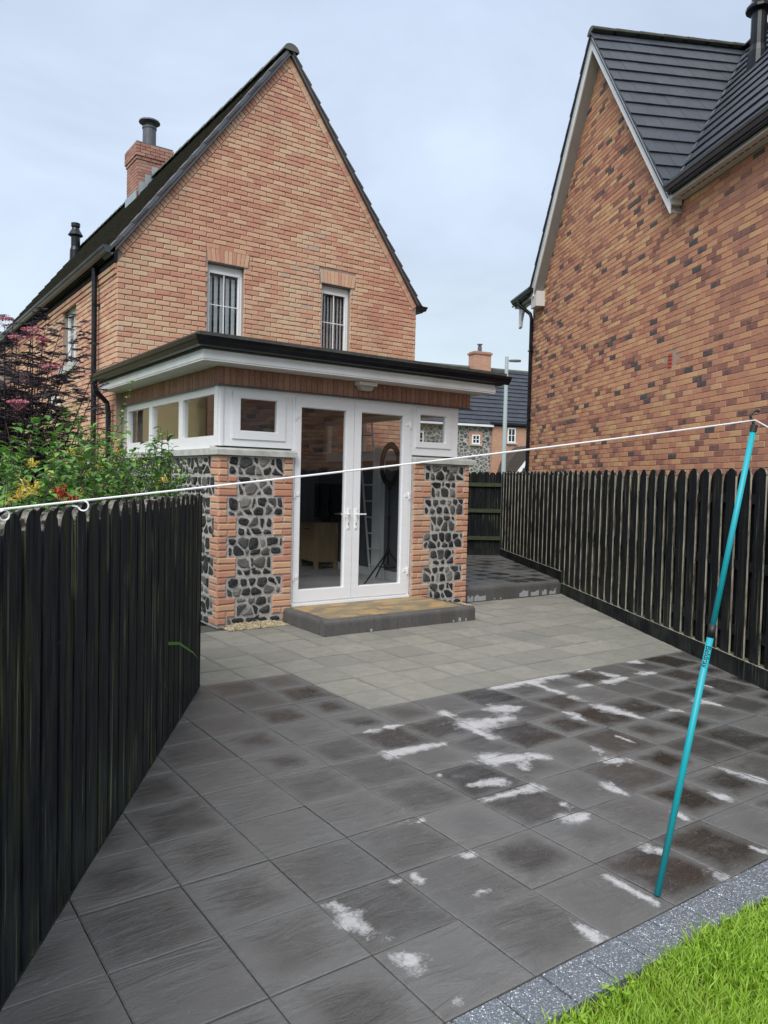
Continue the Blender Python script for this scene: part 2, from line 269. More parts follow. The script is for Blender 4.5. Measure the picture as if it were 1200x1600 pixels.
def farstone(t):
    P = gpos(t); v = t.n('ShaderNodeTexVoronoi', {'Vector': t.scaled(P, (1, 1, 1.25)), 'Scale': 4.2, 'Randomness': 1.0}, feature='DISTANCE_TO_EDGE').outputs['Distance']
    k = t.n('ShaderNodeTexVoronoi', {'Vector': t.scaled(P, (1, 1, 1.25)), 'Scale': 4.2, 'Randomness': 1.0}).outputs['Color']
    s = t.rng(t.math('ADD', v, t.math('MULTIPLY', t.noise(P, 14.0), 0.03)), 0.075, 0.10)
    c = t.mix(s, (0.40, 0.38, 0.35), t.mix(t.n('ShaderNodeSeparateXYZ', {0: k}).outputs[0], (0.05, 0.052, 0.055), (0.16, 0.155, 0.15)))
    return pbr(t, c, 0.8)
M['far_flint'] = mat('far_flint', farstone)
def farbrick(cols, mortar, scale=1.0):
    def f(t):
        g = t.n('ShaderNodeTexCoord').outputs['UV']
        b = t.n('ShaderNodeTexBrick', {'Vector': g, 'Scale': 1.0, 'Mortar Size': 0.010, 'Brick Width': 0.225, 'Row Height': 0.075, 'Color1': (*cols[0], 1), 'Color2': (*cols[1], 1), 'Mortar': (*mortar, 1)})
        c = t.mix(t.rng(t.noise(gpos(t), 3.0, 5.0), 0.35, 0.7, 0, 0.5), b.outputs[0], cols[2])
        return pbr(t, c, 0.9)
    return f
M['far_brick'] = mat('far_brick', farbrick(((0.46, 0.23, 0.14), (0.36, 0.16, 0.10), (0.48, 0.28, 0.18)), (0.40, 0.30, 0.24)))
M['thatch'] = mat('thatch', lambda t: pbr(t, t.mix(t.noise(t.scaled(gpos(t), (1, 1, 6)), 5.0, 4.0), (0.035, 0.027, 0.022), (0.085, 0.068, 0.055)), 0.9, t.noise(gpos(t), 14.0, 4.0), 0.8, 0.03))

# ------------------------------------------------------------------ geometry helpers
Z = Vector((0, 0, 1))
class Fr:
    """a local frame: u across, v up, n outwards"""
    def __init__(s, O, U, V, N=None):
        s.O, s.U, s.V = Vector(O), Vector(U).normalized(), Vector(V).normalized()
        s.N = Vector(N).normalized() if N is not None else s.U.cross(s.V).normalized()
    def p(s, u, v, n=0.0): return s.O+s.U*u+s.V*v+s.N*n
    def mat(s, u=0, v=0, n=0):
        o = s.p(u, v, n); U, V, N = s.U, s.V, s.N
        return Matrix(((U.x, V.x, N.x, o.x), (U.y, V.y, N.y, o.y), (U.z, V.z, N.z, o.z), (0, 0, 0, 1)))
WF = Fr((0, 0, 0), (1, 0, 0), (0, 1, 0))
class MB:
    def __init__(s): s.v, s.f, s.m, s.t = [], [], [], []
    def add(s, vs, fs, mi=0, tone=0.5):
        b = len(s.v); s.v.extend([tuple(x) for x in vs])
        for k, f in enumerate(fs):
            s.f.append(tuple(b+i for i in f)); s.m.append(mi if isinstance(mi, int) else mi[k]); s.t.append(tone)
        return s
    def box(s, fr, u0, u1, v0, v1, n0, n1, mi=0, tone=0.5):
        vs = [fr.p(u, v, n) for n in (n0, n1) for (u, v) in ((u0, v0), (u1, v0), (u1, v1), (u0, v1))]
        return s.add(vs, [(3, 2, 1, 0), (4, 5, 6, 7), (0, 1, 5, 4), (1, 2, 6, 5), (2, 3, 7, 6), (3, 0, 4, 7)], mi, tone)
    def wbox(s, x0, x1, y0, y1, z0, z1, mi=0, tone=0.5): return s.box(WF, x0, x1, y0, y1, z0, z1, mi, tone)
    def prism(s, fr, poly, n0, n1, mi=0, tone=0.5, ch=0.0, back=True):
        k = len(poly); vs = [fr.p(u, v, n0) for u, v in poly]
        fs = [tuple(reversed(range(k)))] if back else []
        if ch > 0:
            ins = inset(poly, ch)
            vs += [fr.p(u, v, n1-ch) for u, v in poly]+[fr.p(u, v, n1) for u, v in ins]
            for i in range(k):
                j = (i+1) % k; fs += [(i, j, k+j, k+i), (k+i, k+j, 2*k+j, 2*k+i)]
            fs.append(tuple(range(2*k, 3*k)))
        else:
            vs += [fr.p(u, v, n1) for u, v in poly]
            fs += [(i, (i+1) % k, k+(i+1) % k, k+i) for i in range(k)]+[tuple(range(k, 2*k))]
        return s.add(vs, fs, mi, tone)
    def tube(s, pts, rad, n=8, mi=0, tone=0.5, caps=True):
        pts = [Vector(p) for p in pts]; R = rad if isinstance(rad, (list, tuple)) else [rad]*len(pts)
        vs = []; prev = None
        for i, p in enumerate(pts):
            d = (pts[min(i+1, len(pts)-1)]-pts[max(i-1, 0)]).normalized()
            if prev is None: a = d.orthogonal().normalized()
            else: a = (prev-d*prev.dot(d)).normalized()
            prev = a; b = d.cross(a)
            vs += [p+(a*math.cos(2*math.pi*j/n)+b*math.sin(2*math.pi*j/n))*R[i] for j in range(n)]
        fs = []
        for i in range(len(pts)-1):
            for j in range(n):
                k = (j+1) % n; fs.append((i*n+j, i*n+k, (i+1)*n+k, (i+1)*n+j))
        if caps: fs += [tuple(reversed(range(n))), tuple(range((len(pts)-1)*n, len(pts)*n))]
        return s.add(vs, fs, mi, tone)
    def lathe(s, base, prof, n=16, mi=0, axis=Z):
        base = Vector(base); axis = Vector(axis).normalized(); a = axis.orthogonal().normalized(); b = axis.cross(a)
        vs = [base+axis*h+(a*math.cos(2*math.pi*j/n)+b*math.sin(2*math.pi*j/n))*r for r, h in prof for j in range(n)]
        fs = [(i*n+j, i*n+(j+1) % n, (i+1)*n+(j+1) % n, (i+1)*n+j) for i in range(len(prof)-1) for j in range(n)]
        fs += [tuple(reversed(range(n))), tuple(range((len(prof)-1)*n, len(prof)*n))]
        return s.add(vs, fs, mi)
    def mesh(s, name, mats, smooth=False):
        me = bpy.data.meshes.new(name); me.from_pydata(s.v, [], s.f); me.materials.clear()
        for m in (mats if isinstance(mats, (list, tuple)) else [mats]): me.materials.append(M[m])
        if any(s.m): me.polygons.foreach_set('material_index', s.m)
        a = me.attributes.new('tone', 'FLOAT', 'FACE'); a.data.foreach_set('value', s.t)
        if smooth: me.polygons.foreach_set('use_smooth', [True]*len(s.f))
        me.update(); return me
def inset(poly, d):
    k = len(poly); out = []
    for i in range(k):
        p0, p1, p2 = Vector(poly[i-1]), Vector(poly[i]), Vector(poly[(i+1) % k])
        a, b = (p1-p0), (p2-p1)
        if a.length < 1e-6 or b.length < 1e-6: out.append(tuple(p1)); continue
        a.normalize(); b.normalize(); na, nb = Vector((-a.y, a.x)), Vector((-b.y, b.x)); m = na+nb
        if m.length < 1e-4: out.append(tuple(p1)); continue
        m.normalize(); c = max(m.dot(na), 0.5); out.append(tuple(p1+m*(d/c)))
    return out
def area(poly): return 0.5*sum(poly[i][0]*poly[(i+1) % len(poly)][1]-poly[(i+1) % len(poly)][0]*poly[i][1] for i in range(len(poly)))
def clip(poly, hps):
    for a, b, c in hps:                                  # keep a*u+b*v <= c
        out = []
        for i in range(len(poly)):
            p, q = poly[i], poly[(i+1) % len(poly)]; dp, dq = a*p[0]+b*p[1]-c, a*q[0]+b*q[1]-c
            if dp <= 0: out.append(p)
            if (dp < 0 < dq) or (dq < 0 < dp):
                t = dp/(dp-dq); out.append((p[0]+(q[0]-p[0])*t, p[1]+(q[1]-p[1])*t))
        poly = out
        if len(poly) < 3: return []
    r = []
    for p in poly:
        if not r or abs(p[0]-r[-1][0])+abs(p[1]-r[-1][1]) > 1e-3: r.append(p)
    if len(r) > 2 and abs(r[0][0]-r[-1][0])+abs(r[0][1]-r[-1][1]) < 1e-3: r.pop()
    return r if len(r) > 2 else []
def line_hp(p, q):                                       # keep the left of p->q
    dx, dy = q[0]-p[0], q[1]-p[1]; return (dy, -dx, dy*p[0]-dx*p[1])
def place(o, parent):
    C.objects.link(o)
    if parent is not None:
        o.parent = parent; o.matrix_parent_inverse = PINV[parent.name]
    return o
PINV = {}
def reg(o, loc=(0, 0, 0)): PINV[o.name] = Matrix.Translation(-Vector(loc)); return o
def thing(name, loc, label, cat, group=None, kind=None, parent=None):
    o = bpy.data.objects.new(name, None); o.location = loc; o.empty_display_size = 0.1; C.objects.link(o); reg(o, loc)
    o['label'] = label
    if kind: o['kind'] = kind
    else: o['category'] = cat
    if group: o['group'] = group
    return o
def part(name, mb, mats, parent=None, smooth=False, label=None, kind=None):
    o = bpy.data.objects.new(name, mb.mesh(name, mats, smooth) if isinstance(mb, MB) else mb); place(o, parent); PINV[o.name] = Matrix.Identity(4)
    if label: o['label'] = label
    if kind: o['kind'] = kind
    return o
def single(name, mb, mats, label, cat, smooth=False, group=None, kind=None):
    o = part(name, mb, mats, None, smooth, label, kind)
    if not kind: o['category'] = cat
    if group: o['group'] = group
    return o
def ring(mb, fr, o, i, n0, n1, mi=0):                    # rectangular frame: outer (u0,u1,v0,v1), inner
    mb.box(fr, o[0], i[0], o[2], o[3], n0, n1, mi); mb.box(fr, i[1], o[1], o[2], o[3], n0, n1, mi)
    mb.box(fr, i[0], i[1], o[2], i[2], n0, n1, mi); mb.box(fr, i[0], i[1], i[3], o[3], n0, n1, mi)
def to_px(P):
    d = Vector(P)-CAM; zf = d.dot(_f)
    if zf < 0.1: return None
    return 600+FPX*d.dot(_r2)/zf, 800-FPX*d.dot(_u2)/zf, zf
def score(P, a=1.0):
    q = to_px(P)
    if q is None: return 0
    s = a/q[2]**2
    return s if -15 < q[0] < 1215 and -15 < q[1] < 1615 else s*0.01
# -- bricks
def brick_polys(u0, u1, v0, v1, course, blen, openings=(), hps=(), bj=0.010, phase=0.0, bond='stretcher'):
    res = []; r = 0; v = v0
    while v < v1-0.02:
        vt = min(v+course-bj, v1)
        ivs = [(u0, u1)]
        for (a, b, c, d) in openings:
            if v+0.6*course > c and v+0.4*course < d:
                ivs = [w for (x, y) in ivs for w in ((x, min(y, a)), (max(x, b), y)) if w[1]-w[0] > 0.015]
        start = u0-blen*(0.5 if r % 2 else 1.0)+phase
        for (x, y) in ivs:
            k = math.floor((x-start)/blen)
            while start+k*blen < y-0.01:
                a = max(start+k*blen, x); b = min(start+(k+1)*blen-bj, y)
                if b-a > 0.022:
                    p = [(a, v), (b, v), (b, vt), (a, vt)]
                    q = clip(p, hps) if hps else p
                    if len(q) > 2 and area(q) > 0.0006: res.append(q)
                k += 1
        v += course; r += 1
    return res
POOL = {}
def brick_mesh(key, w, h, depth, mats, jit, ch):
    L = POOL.setdefault(key, [])
    if len(L) < 14:
        mb = MB(); p = [(x*w/2+random.uniform(-jit, jit), y*h/2+random.uniform(-jit, jit)) for x, y in ((-1, -1), (1, -1), (1, 1), (-1, 1))]
        mb.prism(WF, p, -depth, random.uniform(-0.0015, 0.0025), 0, random.random(), ch, back=False); L.append(mb.mesh('brick', mats)); return L[-1]
    return random.choice(L)
def lay(polys, fr, parent, mats, nobj=300, front=0.009, depth=0.03, jit=0.002, ch=0.004, name='brick', tone=None, stuffname='bricks'):
    """the nobj pieces that show largest become objects, the rest one mesh"""
    info = []
    for q in polys:
        cu = sum(p[0] for p in q)/len(q); cv = sum(p[1] for p in q)/len(q)
        info.append((score(fr.p(cu, cv), area(q)), q, cu, cv))
    info.sort(key=lambda x: -x[0]); rest = MB()
    for i, (sc, q, cu, cv) in enumerate(info):
        us = [p[0] for p in q]; vs = [p[1] for p in q]; w, h = max(us)-min(us), max(vs)-min(vs)
        rect = len(q) == 4 and abs(area(q)-w*h) < 1e-5
        if i < nobj:
            if rect:
                me = brick_mesh((mats if isinstance(mats, str) else mats[0], round(w, 2), round(h, 2), front), w, h, depth, mats, jit, ch)
                o = bpy.data.objects.new(name, me); place(o, parent); o.matrix_basis = fr.mat(cu, cv, front)
            else:
                mb = MB(); mb.prism(fr, q, front-depth, front, 0, random.random(), ch, back=False); o = part(name, mb, mats, parent)
        else:
            if rect: q = [(a+random.uniform(-jit, jit), b+random.uniform(-jit, jit)) for a, b in q]
            rest.prism(fr, q, front-depth, front+random.uniform(-0.0015, 0.0025), 0, random.random(), min(ch, 0.2*min(w, h)), back=False)
    if rest.v: part(stuffname, rest, mats, parent, kind='stuff')
def wall_panel(mb, fr, u0, u1, v0, v1, openings, hps=(), n=0.0, thick=0.1, mi=0):
    """sheet with rectangular holes, cut along the hole edges"""
    us = sorted({u0, u1, *[x for o in openings for x in o[:2] if u0 < x < u1]}); vs = sorted({v0, v1, *[x for o in openings for x in o[2:4] if v0 < x < v1]})
    for i in range(len(us)-1):
        for j in range(len(vs)-1):
            a, b, c, d = us[i], us[i+1], vs[j], vs[j+1]
            if any(o[0]-1e-6 <= a and b <= o[1]+1e-6 and o[2]-1e-6 <= c and d <= o[3]+1e-6 for o in openings): continue
            q = clip([(a, c), (b, c), (b, d), (a, d)], hps) if hps else [(a, c), (b, c), (b, d), (a, d)]
            if len(q) > 2: mb.add([fr.p(x, y, n) for x, y in q], [tuple(range(len(q)))], mi)
    for o in openings:                                   # reveals
        a, b, c, d = o[:4]
        for (p, q) in (((a, c), (a, d)), ((a, d), (b, d)), ((b, d), (b, c)), ((b, c), (a, c))):
            mb.add([fr.p(*p, n), fr.p(*q, n), fr.p(*q, n-thick), fr.p(*p, n-thick)], [(0, 1, 2, 3)], mi)
# -- rubble stone
def stones(region, seeds_n, joint, rng):
    """convex cells (clipped Voronoi) in a rectangle region"""
    u0, u1, v0, v1 = region; w, h = u1-u0, v1-v0
    cell = math.sqrt(w*h/seeds_n); nx, ny = max(1, round(w/cell)), max(1, round(h/cell)); pts = []
    for j in range(ny):
        for i in range(nx):
            pts.append((u0+(i+0.5+rng.uniform(-0.36, 0.36)+(0.25 if j % 2 else -0.25)*(nx > 1))*w/nx, v0+(j+0.5+rng.uniform(-0.33, 0.33))*h/ny))
    out = []; wt = [rng.choice((-0.35, -0.2, 0, 0.15, 0.45))*cell*cell*0.5 for _ in pts]
    for i, p in enumerate(pts):
        hps = []
        for j, q in enumerate(pts):
            if i != j and abs(p[0]-q[0]) < 3*cell and abs(p[1]-q[1]) < 3*cell:
                dx, dy = q[0]-p[0], q[1]-p[1]; hps.append((dx, dy, (q[0]**2+q[1]**2-p[0]**2-p[1]**2)/2+(wt[i]-wt[j])/2))
        c = clip([(u0, v0), (u1, v0), (u1, v1), (u0, v1)], hps)
        if len(c) < 3: continue
        c = inset(c, joint*rng.uniform(0.55, 1.7))
        if area(c) < 0.0007 or area(c) > cell*cell*3: continue
        r = []
        for k in range(len(c)):                          # cut the corners
            a, b, d = c[k-1], c[k], c[(k+1) % len(c)]; t = rng.uniform(0.08, 0.30)
            r += [(b[0]+(a[0]-b[0])*t, b[1]+(a[1]-b[1])*t), (b[0]+(d[0]-b[0])*t*rng.uniform(0.7, 1.2), b[1]+(d[1]-b[1])*t)]
        j = 0.0065; out.append([(x+rng.uniform(-j, j), y+rng.uniform(-j, j)) for x, y in r])
    return out
def stone_geo(mb, fr, poly, hgt, rng, tone):
    k = len(poly); i1 = inset(poly, 0.006); i2 = inset(poly, 0.018); cu = sum(p[0] for p in poly)/k; cv = sum(p[1] for p in poly)/k
    i2 = [(x*0.75+cu*0.25, y*0.75+cv*0.25) for x, y in i2] if area(poly) < 0.004 else i2
    vs = [fr.p(u, v, -0.01) for u, v in poly]+[fr.p(u, v, hgt*0.6) for u, v in i1]+[fr.p(u, v, hgt+rng.uniform(-0.004, 0.004)) for u, v in i2]+[fr.p(cu, cv, hgt+rng.uniform(-0.004, 0.006))]
    fs = []
    for a in range(k):
        b = (a+1) % k; fs += [(a, b, k+b, k+a), (k+a, k+b, 2*k+b, 2*k+a), (2*k+a, 2*k+b, 3*k)]
    mb.add(vs, fs, 0, tone)
def stonework(regions, fr, parent, dens=95, joint=0.010, hgt=0.016):
    rng = random.Random(11)
    for rg in regions:
        n = max(1, round((rg[1]-rg[0])*(rg[3]-rg[2])*dens))
        for q in stones(rg, n, joint, rng):
            mb = MB(); stone_geo(mb, fr, q, hgt*rng.uniform(0.6, 1.3), rng, rng.random()); part('stone', mb, 'flint', parent)
# -- roof tiles on a slope frame
def roof_tiles(fr, u0, u1, v0, v1, gauge, width, hps, mats, parent, nobj, lift=0.028, thick=0.014, gap=0.004, n0=0.0, name='roof_tile'):
    items = []; r = 0; v = v0
    while v < v1:
        vt = min(v+gauge+0.03, v1+0.03); off = (width/2 if r % 2 else 0); k = 0
        u = u0-off
        while u < u1:
            q = clip([(max(u, u0)+gap/2, v), (min(u+width, u1)-gap/2, v), (min(u+width, u1)-gap/2, vt), (max(u, u0)+gap/2, vt)], hps) if min(u+width, u1)-max(u, u0) > 0.02 else []
            if len(q) > 2 and area(q) > 0.001: items.append((q, v))
            u += width
        v += gauge; r += 1
    sc = sorted(items, key=lambda it: -score(fr.p(it[0][0][0], it[0][0][1]), area(it[0])))
    rest = MB()
    for i, (q, vb) in enumerate(sc):
        mb = MB() if i < nobj else rest; k = len(q); j = random.uniform(-0.002, 0.002)
        top = [fr.p(u, v, n0+thick+lift*(1-(v-vb)/(gauge+0.03))+j) for u, v in q]
        bot = [fr.p(u, v, n0+lift*(1-(v-vb)/(gauge+0.03))*0.6-0.004) for u, v in q]
        mb.add(bot+top, [tuple(reversed(range(k))), tuple(range(k, 2*k))]+[(a, (a+1) % k, k+(a+1) % k, k+a) for a in range(k)], 0, random.random())
        if i < nobj: part(name, mb, mats, parent)
    if rest.v: part('roof_tiles', rest, mats, parent, kind='stuff')
def gutter(mb, A, B, out, r=0.06, drop=0.0):
    """ogee-like gutter from A to B; out = direction away from the wall"""
    A, B, out = Vector(A), Vector(B), Vector(out).normalized()
    prof = [(0.0, 0.0), (0.0, -0.085), (0.035, -0.098), (0.07, -0.085), (0.088, -0.045), (0.105, -0.035), (0.112, 0.0), (0.105, 0.0), (0.10, -0.025), (0.08, -0.035), (0.064, -0.075), (0.035, -0.088), (0.008, -0.078), (0.008, 0.0)]
    k = len(prof); vs = [P+out*a+Z*b for P in (A, B) for a, b in prof]
    fs = [(i, (i+1) % k, k+(i+1) % k, k+i) for i in range(k)]
    vs += [P+out*a+Z*b for P in (A, B) for a, b in prof[:7]]
    fs += [tuple(range(2*k, 2*k+7)), tuple(reversed(range(2*k+7, 2*k+14)))]
    mb.add(vs, fs)

# ------------------------------------------------------------------ ground and paving
LF0, LFD = Vector((-0.324, -0.403)), Vector((0.5136, 0.8580))      # left fence line
RF0, RFD = Vector((5.614, 0.343)), Vector((0.5059, 0.8626))        # right fence line
LHP = line_hp(tuple(LF0+LFD*5), tuple(LF0-LFD*5)); LHP = LHP if LHP[0]*3+LHP[1]*1 <= LHP[2] else tuple(-x for x in LHP)
RHP = line_hp(tuple(RF0), tuple(RF0+RFD)); RHP = RHP if RHP[0]*3+RHP[1]*1 <= RHP[2] else tuple(-x for x in RHP)
mb = MB()
gx = [-300, -8, -3, 10, 20, 60, 300]; gy = [-300, -12, -1.37, 9, 22, 60, 300]
for i in range(6):
    for j in range(6):
        mb.add([(gx[i], gy[j], -0.06), (gx[i+1], gy[j], -0.06), (gx[i+1], gy[j+1], -0.06), (gx[i], gy[j+1], -0.06)], [(0, 1, 2, 3)])
part('ground', mb, 'field', None, kind='structure')
patio = thing('patio', (0, 0, 0), 'wet riven dark paving slabs with a paler dry area by the doorstep', None, kind='structure')
mb = MB(); mb.add([(x, y, -0.012) for x, y in clip([(-2.5, -1.37), (9, -1.37), (9, 5.2), (-2.5, 5.2)], [RHP])], [tuple(range(len(clip([(-2.5, -1.37), (9, -1.37), (9, 5.2), (-2.5, 5.2)], [RHP]))))])
part('joint_bed', mb, 'joint', patio)
STAINS_GLINTS = [(3.584,1.55,4.05,1.556,0.104,0),(4.138,1.603,4.471,1.536,0.093,0),(3.988,1.497,3.99,1.182,0.045,0),(3.262,1.092,3.402,1.065,0.112,0),(2.824,0.923,3.15,0.911,0.125,0),(2.294,1.194,2.413,1.186,0.047,0),(2.097,1.19,2.185,1.182,0.034,0),(2.02,0.777,2.42,0.748,0.068,0),(1.941,0.774,1.975,0.754,0.044,0),(2.812,1.234,2.83,1.119,0.058,0),(2.749,0.827,2.763,0.654,0.049,0),(2.472,0.386,2.808,0.23,0.095,0),(2.586,0.267,2.557,0.164,0.037,0),(2.091,0.143,2.285,0.097,0.057,0),(2.022,-0.032,2.398,-0.068,0.048,0),(2.757,-0.26,2.739,-0.402,0.046,0),(2.24,-0.422,2.378,-0.473,0.055,0),(2.357,-0.298,2.373,-0.391,0.028,0),(2.318,-0.834,2.365,-0.936,0.039,0),(2.763,-0.698,2.752,-0.778,0.031,0),(3.182,-0.678,3.164,-0.784,0.043,0),(1.939,-0.916,1.952,-1.157,0.026,0),(2.365,-1.08,2.377,-1.184,0.033,0),(2.74,-1.081,2.757,-1.157,0.027,0),(1.549,-1.07,1.553,-1.169,0.038,0),(0.83,-0.435,0.862,-0.55,0.05,0),(0.839,-0.586,0.882,-0.756,0.042,0),(0.857,-0.838,0.907,-0.914,0.045,0),(0.88,-0.949,0.873,-1.036,0.02,0),(0.87,-1.098,0.881,-1.166,0.02,0),(1.246,-0.429,1.254,-0.49,0.03,0),(1.153,-0.437,1.191,-0.467,0.026,0),(1.511,-0.421,1.579,-0.443,0.039,0),(1.523,-0.021,1.611,-0.051,0.027,0),(1.359,-0.709,1.43,-0.715,0.023,0),(3.954,0.719,3.985,0.429,0.087,0),(4.601,1.189,4.866,1.207,0.065,0),(3.97,1.025,3.969,0.884,0.042,0),(4.218,1.225,4.378,1.224,0.042,0),(4.842,1.48,4.832,1.303,0.055,0),(5.141,1.229,5.271,1.18,0.063,0),(4.785,0.422,4.802,0.293,0.072,0),(4.364,0.401,4.411,0.373,0.048,0),(5.244,0.697,5.254,0.622,0.042,0),(3.079,-0.024,3.206,-0.077,0.06,0),(3.183,0.214,3.164,0.117,0.032,0),(3.567,-0.41,3.583,-0.697,0.04,0),(5.414,1.666,5.446,1.558,0.081,0),(4.693,1.619,4.836,1.591,0.059,0),(3.58,0.636,3.593,0.594,0.043,0),(3.61,0.812,3.632,0.709,0.043,0),(2.055,0.337,2.074,0.315,0.028,0),(3.489,0.258,3.494,0.109,0.022,0),(4.738,1.62,5.643,1.629,0.025,0)]  # dry residue marks and wet sky glints, all painted as pale patches
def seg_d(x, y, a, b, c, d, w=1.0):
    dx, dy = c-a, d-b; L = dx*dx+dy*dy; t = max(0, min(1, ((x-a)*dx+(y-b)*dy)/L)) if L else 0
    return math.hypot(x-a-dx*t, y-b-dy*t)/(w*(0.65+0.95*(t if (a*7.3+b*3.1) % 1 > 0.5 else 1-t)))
def slab_obj(k, j, z0, hps, matn, parent, s=0.4, g=0.0019, cells=8, x0=0.0, y0=0.0):
    ua, ub, va, vb = x0+k*s+g, x0+(k+1)*s-g, y0+j*s+g, y0+(j+1)*s-g
    outer = clip([(ua, va), (ub, va), (ub, vb), (ua, vb)], hps)
    if len(outer) < 3 or area(outer) < 0.002: return
    dz = random.uniform(-0.0015, 0.0015); tx, ty = random.uniform(-0.003, 0.003), random.uniform(-0.003, 0.003); sd = random.uniform(0, 50)
    V, F, idx = [], [], {}
    def vert(x, y, low=False):
        key = (round(x, 4), round(y, 4), low)
        if key not in idx:
            e = min(x-ua, ub-x, y-va, vb-y)
            h = -0.03 if low else z0+dz+tx*(x-ua)+ty*(y-va)-(0.0025 if e < 0.002 else 0)+0.0022*noise.noise(Vector((x*5+sd, y*9, sd)))
            idx[key] = len(V); V.append((x, y, h if not low else z0-0.035))
        return idx[key]
    gr = [0, 0.006]+[i/cells*(ub-ua) for i in range(1, cells)]+[ub-ua-0.006, ub-ua]
    for a in range(len(gr)-1):
        for b in range(len(gr)-1):
            q = [(ua+gr[a], va+gr[b]), (ua+gr[a+1], va+gr[b]), (ua+gr[a+1], va+gr[b+1]), (ua+gr[a], va+gr[b+1])]
            if hps: q = clip(q, hps)
            if len(q) > 2: F.append(tuple(vert(x, y) for x, y in q))
    F = [f for f in F if len(set(f)) == len(f)]
    for i in range(len(outer)):
        p, q = outer[i], outer[(i+1) % len(outer)]
        F.append((vert(*p, True), vert(*q, True), vert(*q), vert(*p)))
    F = [f for f in F if len(set(f)) == len(f)]
    me = bpy.data.meshes.new('paving_slab'); me.from_pydata(V, [], F); me.materials.append(M[matn])
    ea = me.attributes.new('edge', 'FLOAT', 'POINT'); sa = me.attributes.new('stain_glint', 'FLOAT', 'POINT'); wa = me.attributes.new('water', 'FLOAT', 'POINT')
    ed = [max(0.0, min(x-ua, ub-x, y-va, vb-y))*2.0 for x, y, _ in V]; ea.data.foreach_set('value', ed)
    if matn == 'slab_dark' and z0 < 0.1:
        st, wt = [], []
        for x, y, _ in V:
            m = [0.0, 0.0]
            for (a, b, c, d, w, kd) in STAINS_GLINTS:
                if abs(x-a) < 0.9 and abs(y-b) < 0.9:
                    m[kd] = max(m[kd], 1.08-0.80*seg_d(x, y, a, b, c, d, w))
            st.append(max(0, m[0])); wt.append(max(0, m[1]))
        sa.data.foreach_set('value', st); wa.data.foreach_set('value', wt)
    me.update(); o = bpy.data.objects.new('paving_slab', me); place(o, parent)
for j in range(-3, 13):
    for k in range(-6, 22):
        cx, cy = (k+0.5)*0.4, (j+0.5)*0.4
        hps = [LHP, RHP, (0, 1, 5.02)] if j < 7 else [RHP, (0, 1, 5.02)]
        if j == 12 and k < 14: continue
        if j >= 7 and k < 2: continue
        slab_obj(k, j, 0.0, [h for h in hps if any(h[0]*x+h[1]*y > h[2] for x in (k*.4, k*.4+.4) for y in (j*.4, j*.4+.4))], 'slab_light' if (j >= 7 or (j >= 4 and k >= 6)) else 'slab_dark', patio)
# kerb of sparkling grey blocks along the lawn
kerb = thing('kerb', (0, -1.28, 0), 'row of speckled grey edging blocks between slabs and lawn', None, kind='structure')
mb = MB(); mb.wbox(-0.098, 0.098, -0.083, 0.083, -0.09, 0.002); kmesh = None
for i in range(-8, 30):
    m2 = MB(); m2.prism(WF, [(-0.0955, -0.083), (0.0955, -0.083), (0.0955, 0.083), (-0.0955, 0.083)], -0.09, 0.003, 0, random.random(), 0.006)
    if kmesh is None or i % 9 == 0: kmesh = m2.mesh('edging_block', 'granite')
    o = bpy.data.objects.new('edging_block', kmesh); place(o, kerb); o.location = (0.12+i*0.2, -1.287, random.uniform(-0.002, 0.001))
# raised patio beside the sun room
raised = thing('raised_patio', (7.3, 5.1, 0.2), 'raised paved path between the sun room and the right hand fence', None, kind='structure')
REAR0, REARD = Vector((10.38, 8.50)), Vector((-0.8626, 0.5059))
BHP = line_hp(tuple(REAR0), tuple(REAR0+REARD)); BHP = BHP if BHP[0]*7+BHP[1]*6 <= BHP[2] else tuple(-x for x in BHP)
mb = MB(); q = clip([(6.2, 5.10), (10.6, 5.10), (10.6, 10.2), (6.2, 10.2)], [RHP, BHP]); mb.add([(x, y, 0.185) for x, y in q], [tuple(range(len(q)))])
part('joint_bed', mb, 'joint', raised)
for j in range(0, 12):
    for k in range(0, 11):
        slab_obj(k, j, 0.2, [RHP, BHP], 'slab_dark', raised, x0=6.27, y0=5.14, cells=4)
def kerb_blocks(fr, L, parent, w=0.105, hgt=0.17, dep=0.10, name='kerb_block'):
    n = round(L/w); w = L/n
    prof = [(0, 0), (0, hgt-0.045), (0.006, hgt-0.022), (0.022, hgt-0.006), (0.045, hgt), (dep, hgt), (dep, 0)]
    for i in range(n):
        mb = MB(); a, b = i*w+0.0012, (i+1)*w-0.0012; j = random.uniform(-0.002, 0.002)
        vs = [fr.p(x, zz, -d+j) for x in (a, b) for d, zz in prof]; k = len(prof)
        fs = [tuple(range(k)), tuple(reversed(range(k, 2*k)))]+[(q, k+q, k+(q+1) % k, (q+1) % k) for q in range(k)]
        mb.add(vs, fs, 0, random.random()); part(name, mb, 'block_dark', parent)
kerb_blocks(Fr((6.275, 5.03, 0), (1, 0, 0), Z), 2.02, raised, hgt=0.205)
mb = MB()
for (a, b) in ((6.29, 6.36), (6.39, 6.50), (6.52, 6.74), (6.9, 6.93), (7.02, 7.05), (7.42, 7.6), (7.66, 7.83), (7.9, 8.0), (8.06, 8.2)):
    pts = [(a, 0.012)]+[(a+(b-a)*t, 0.012+0.09*random.uniform(0.4, 1.1)*min(1, (b-a)*9)) for t in (0.0, 0.25, 0.5, 0.75, 1.0)]+[(b, 0.012)]
    mb.prism(Fr((0, 5.03, 0), (1, 0, 0), Z), [pts[0]]+[pts[-1]]+pts[-2:0:-1], 0.0005, 0.0035)
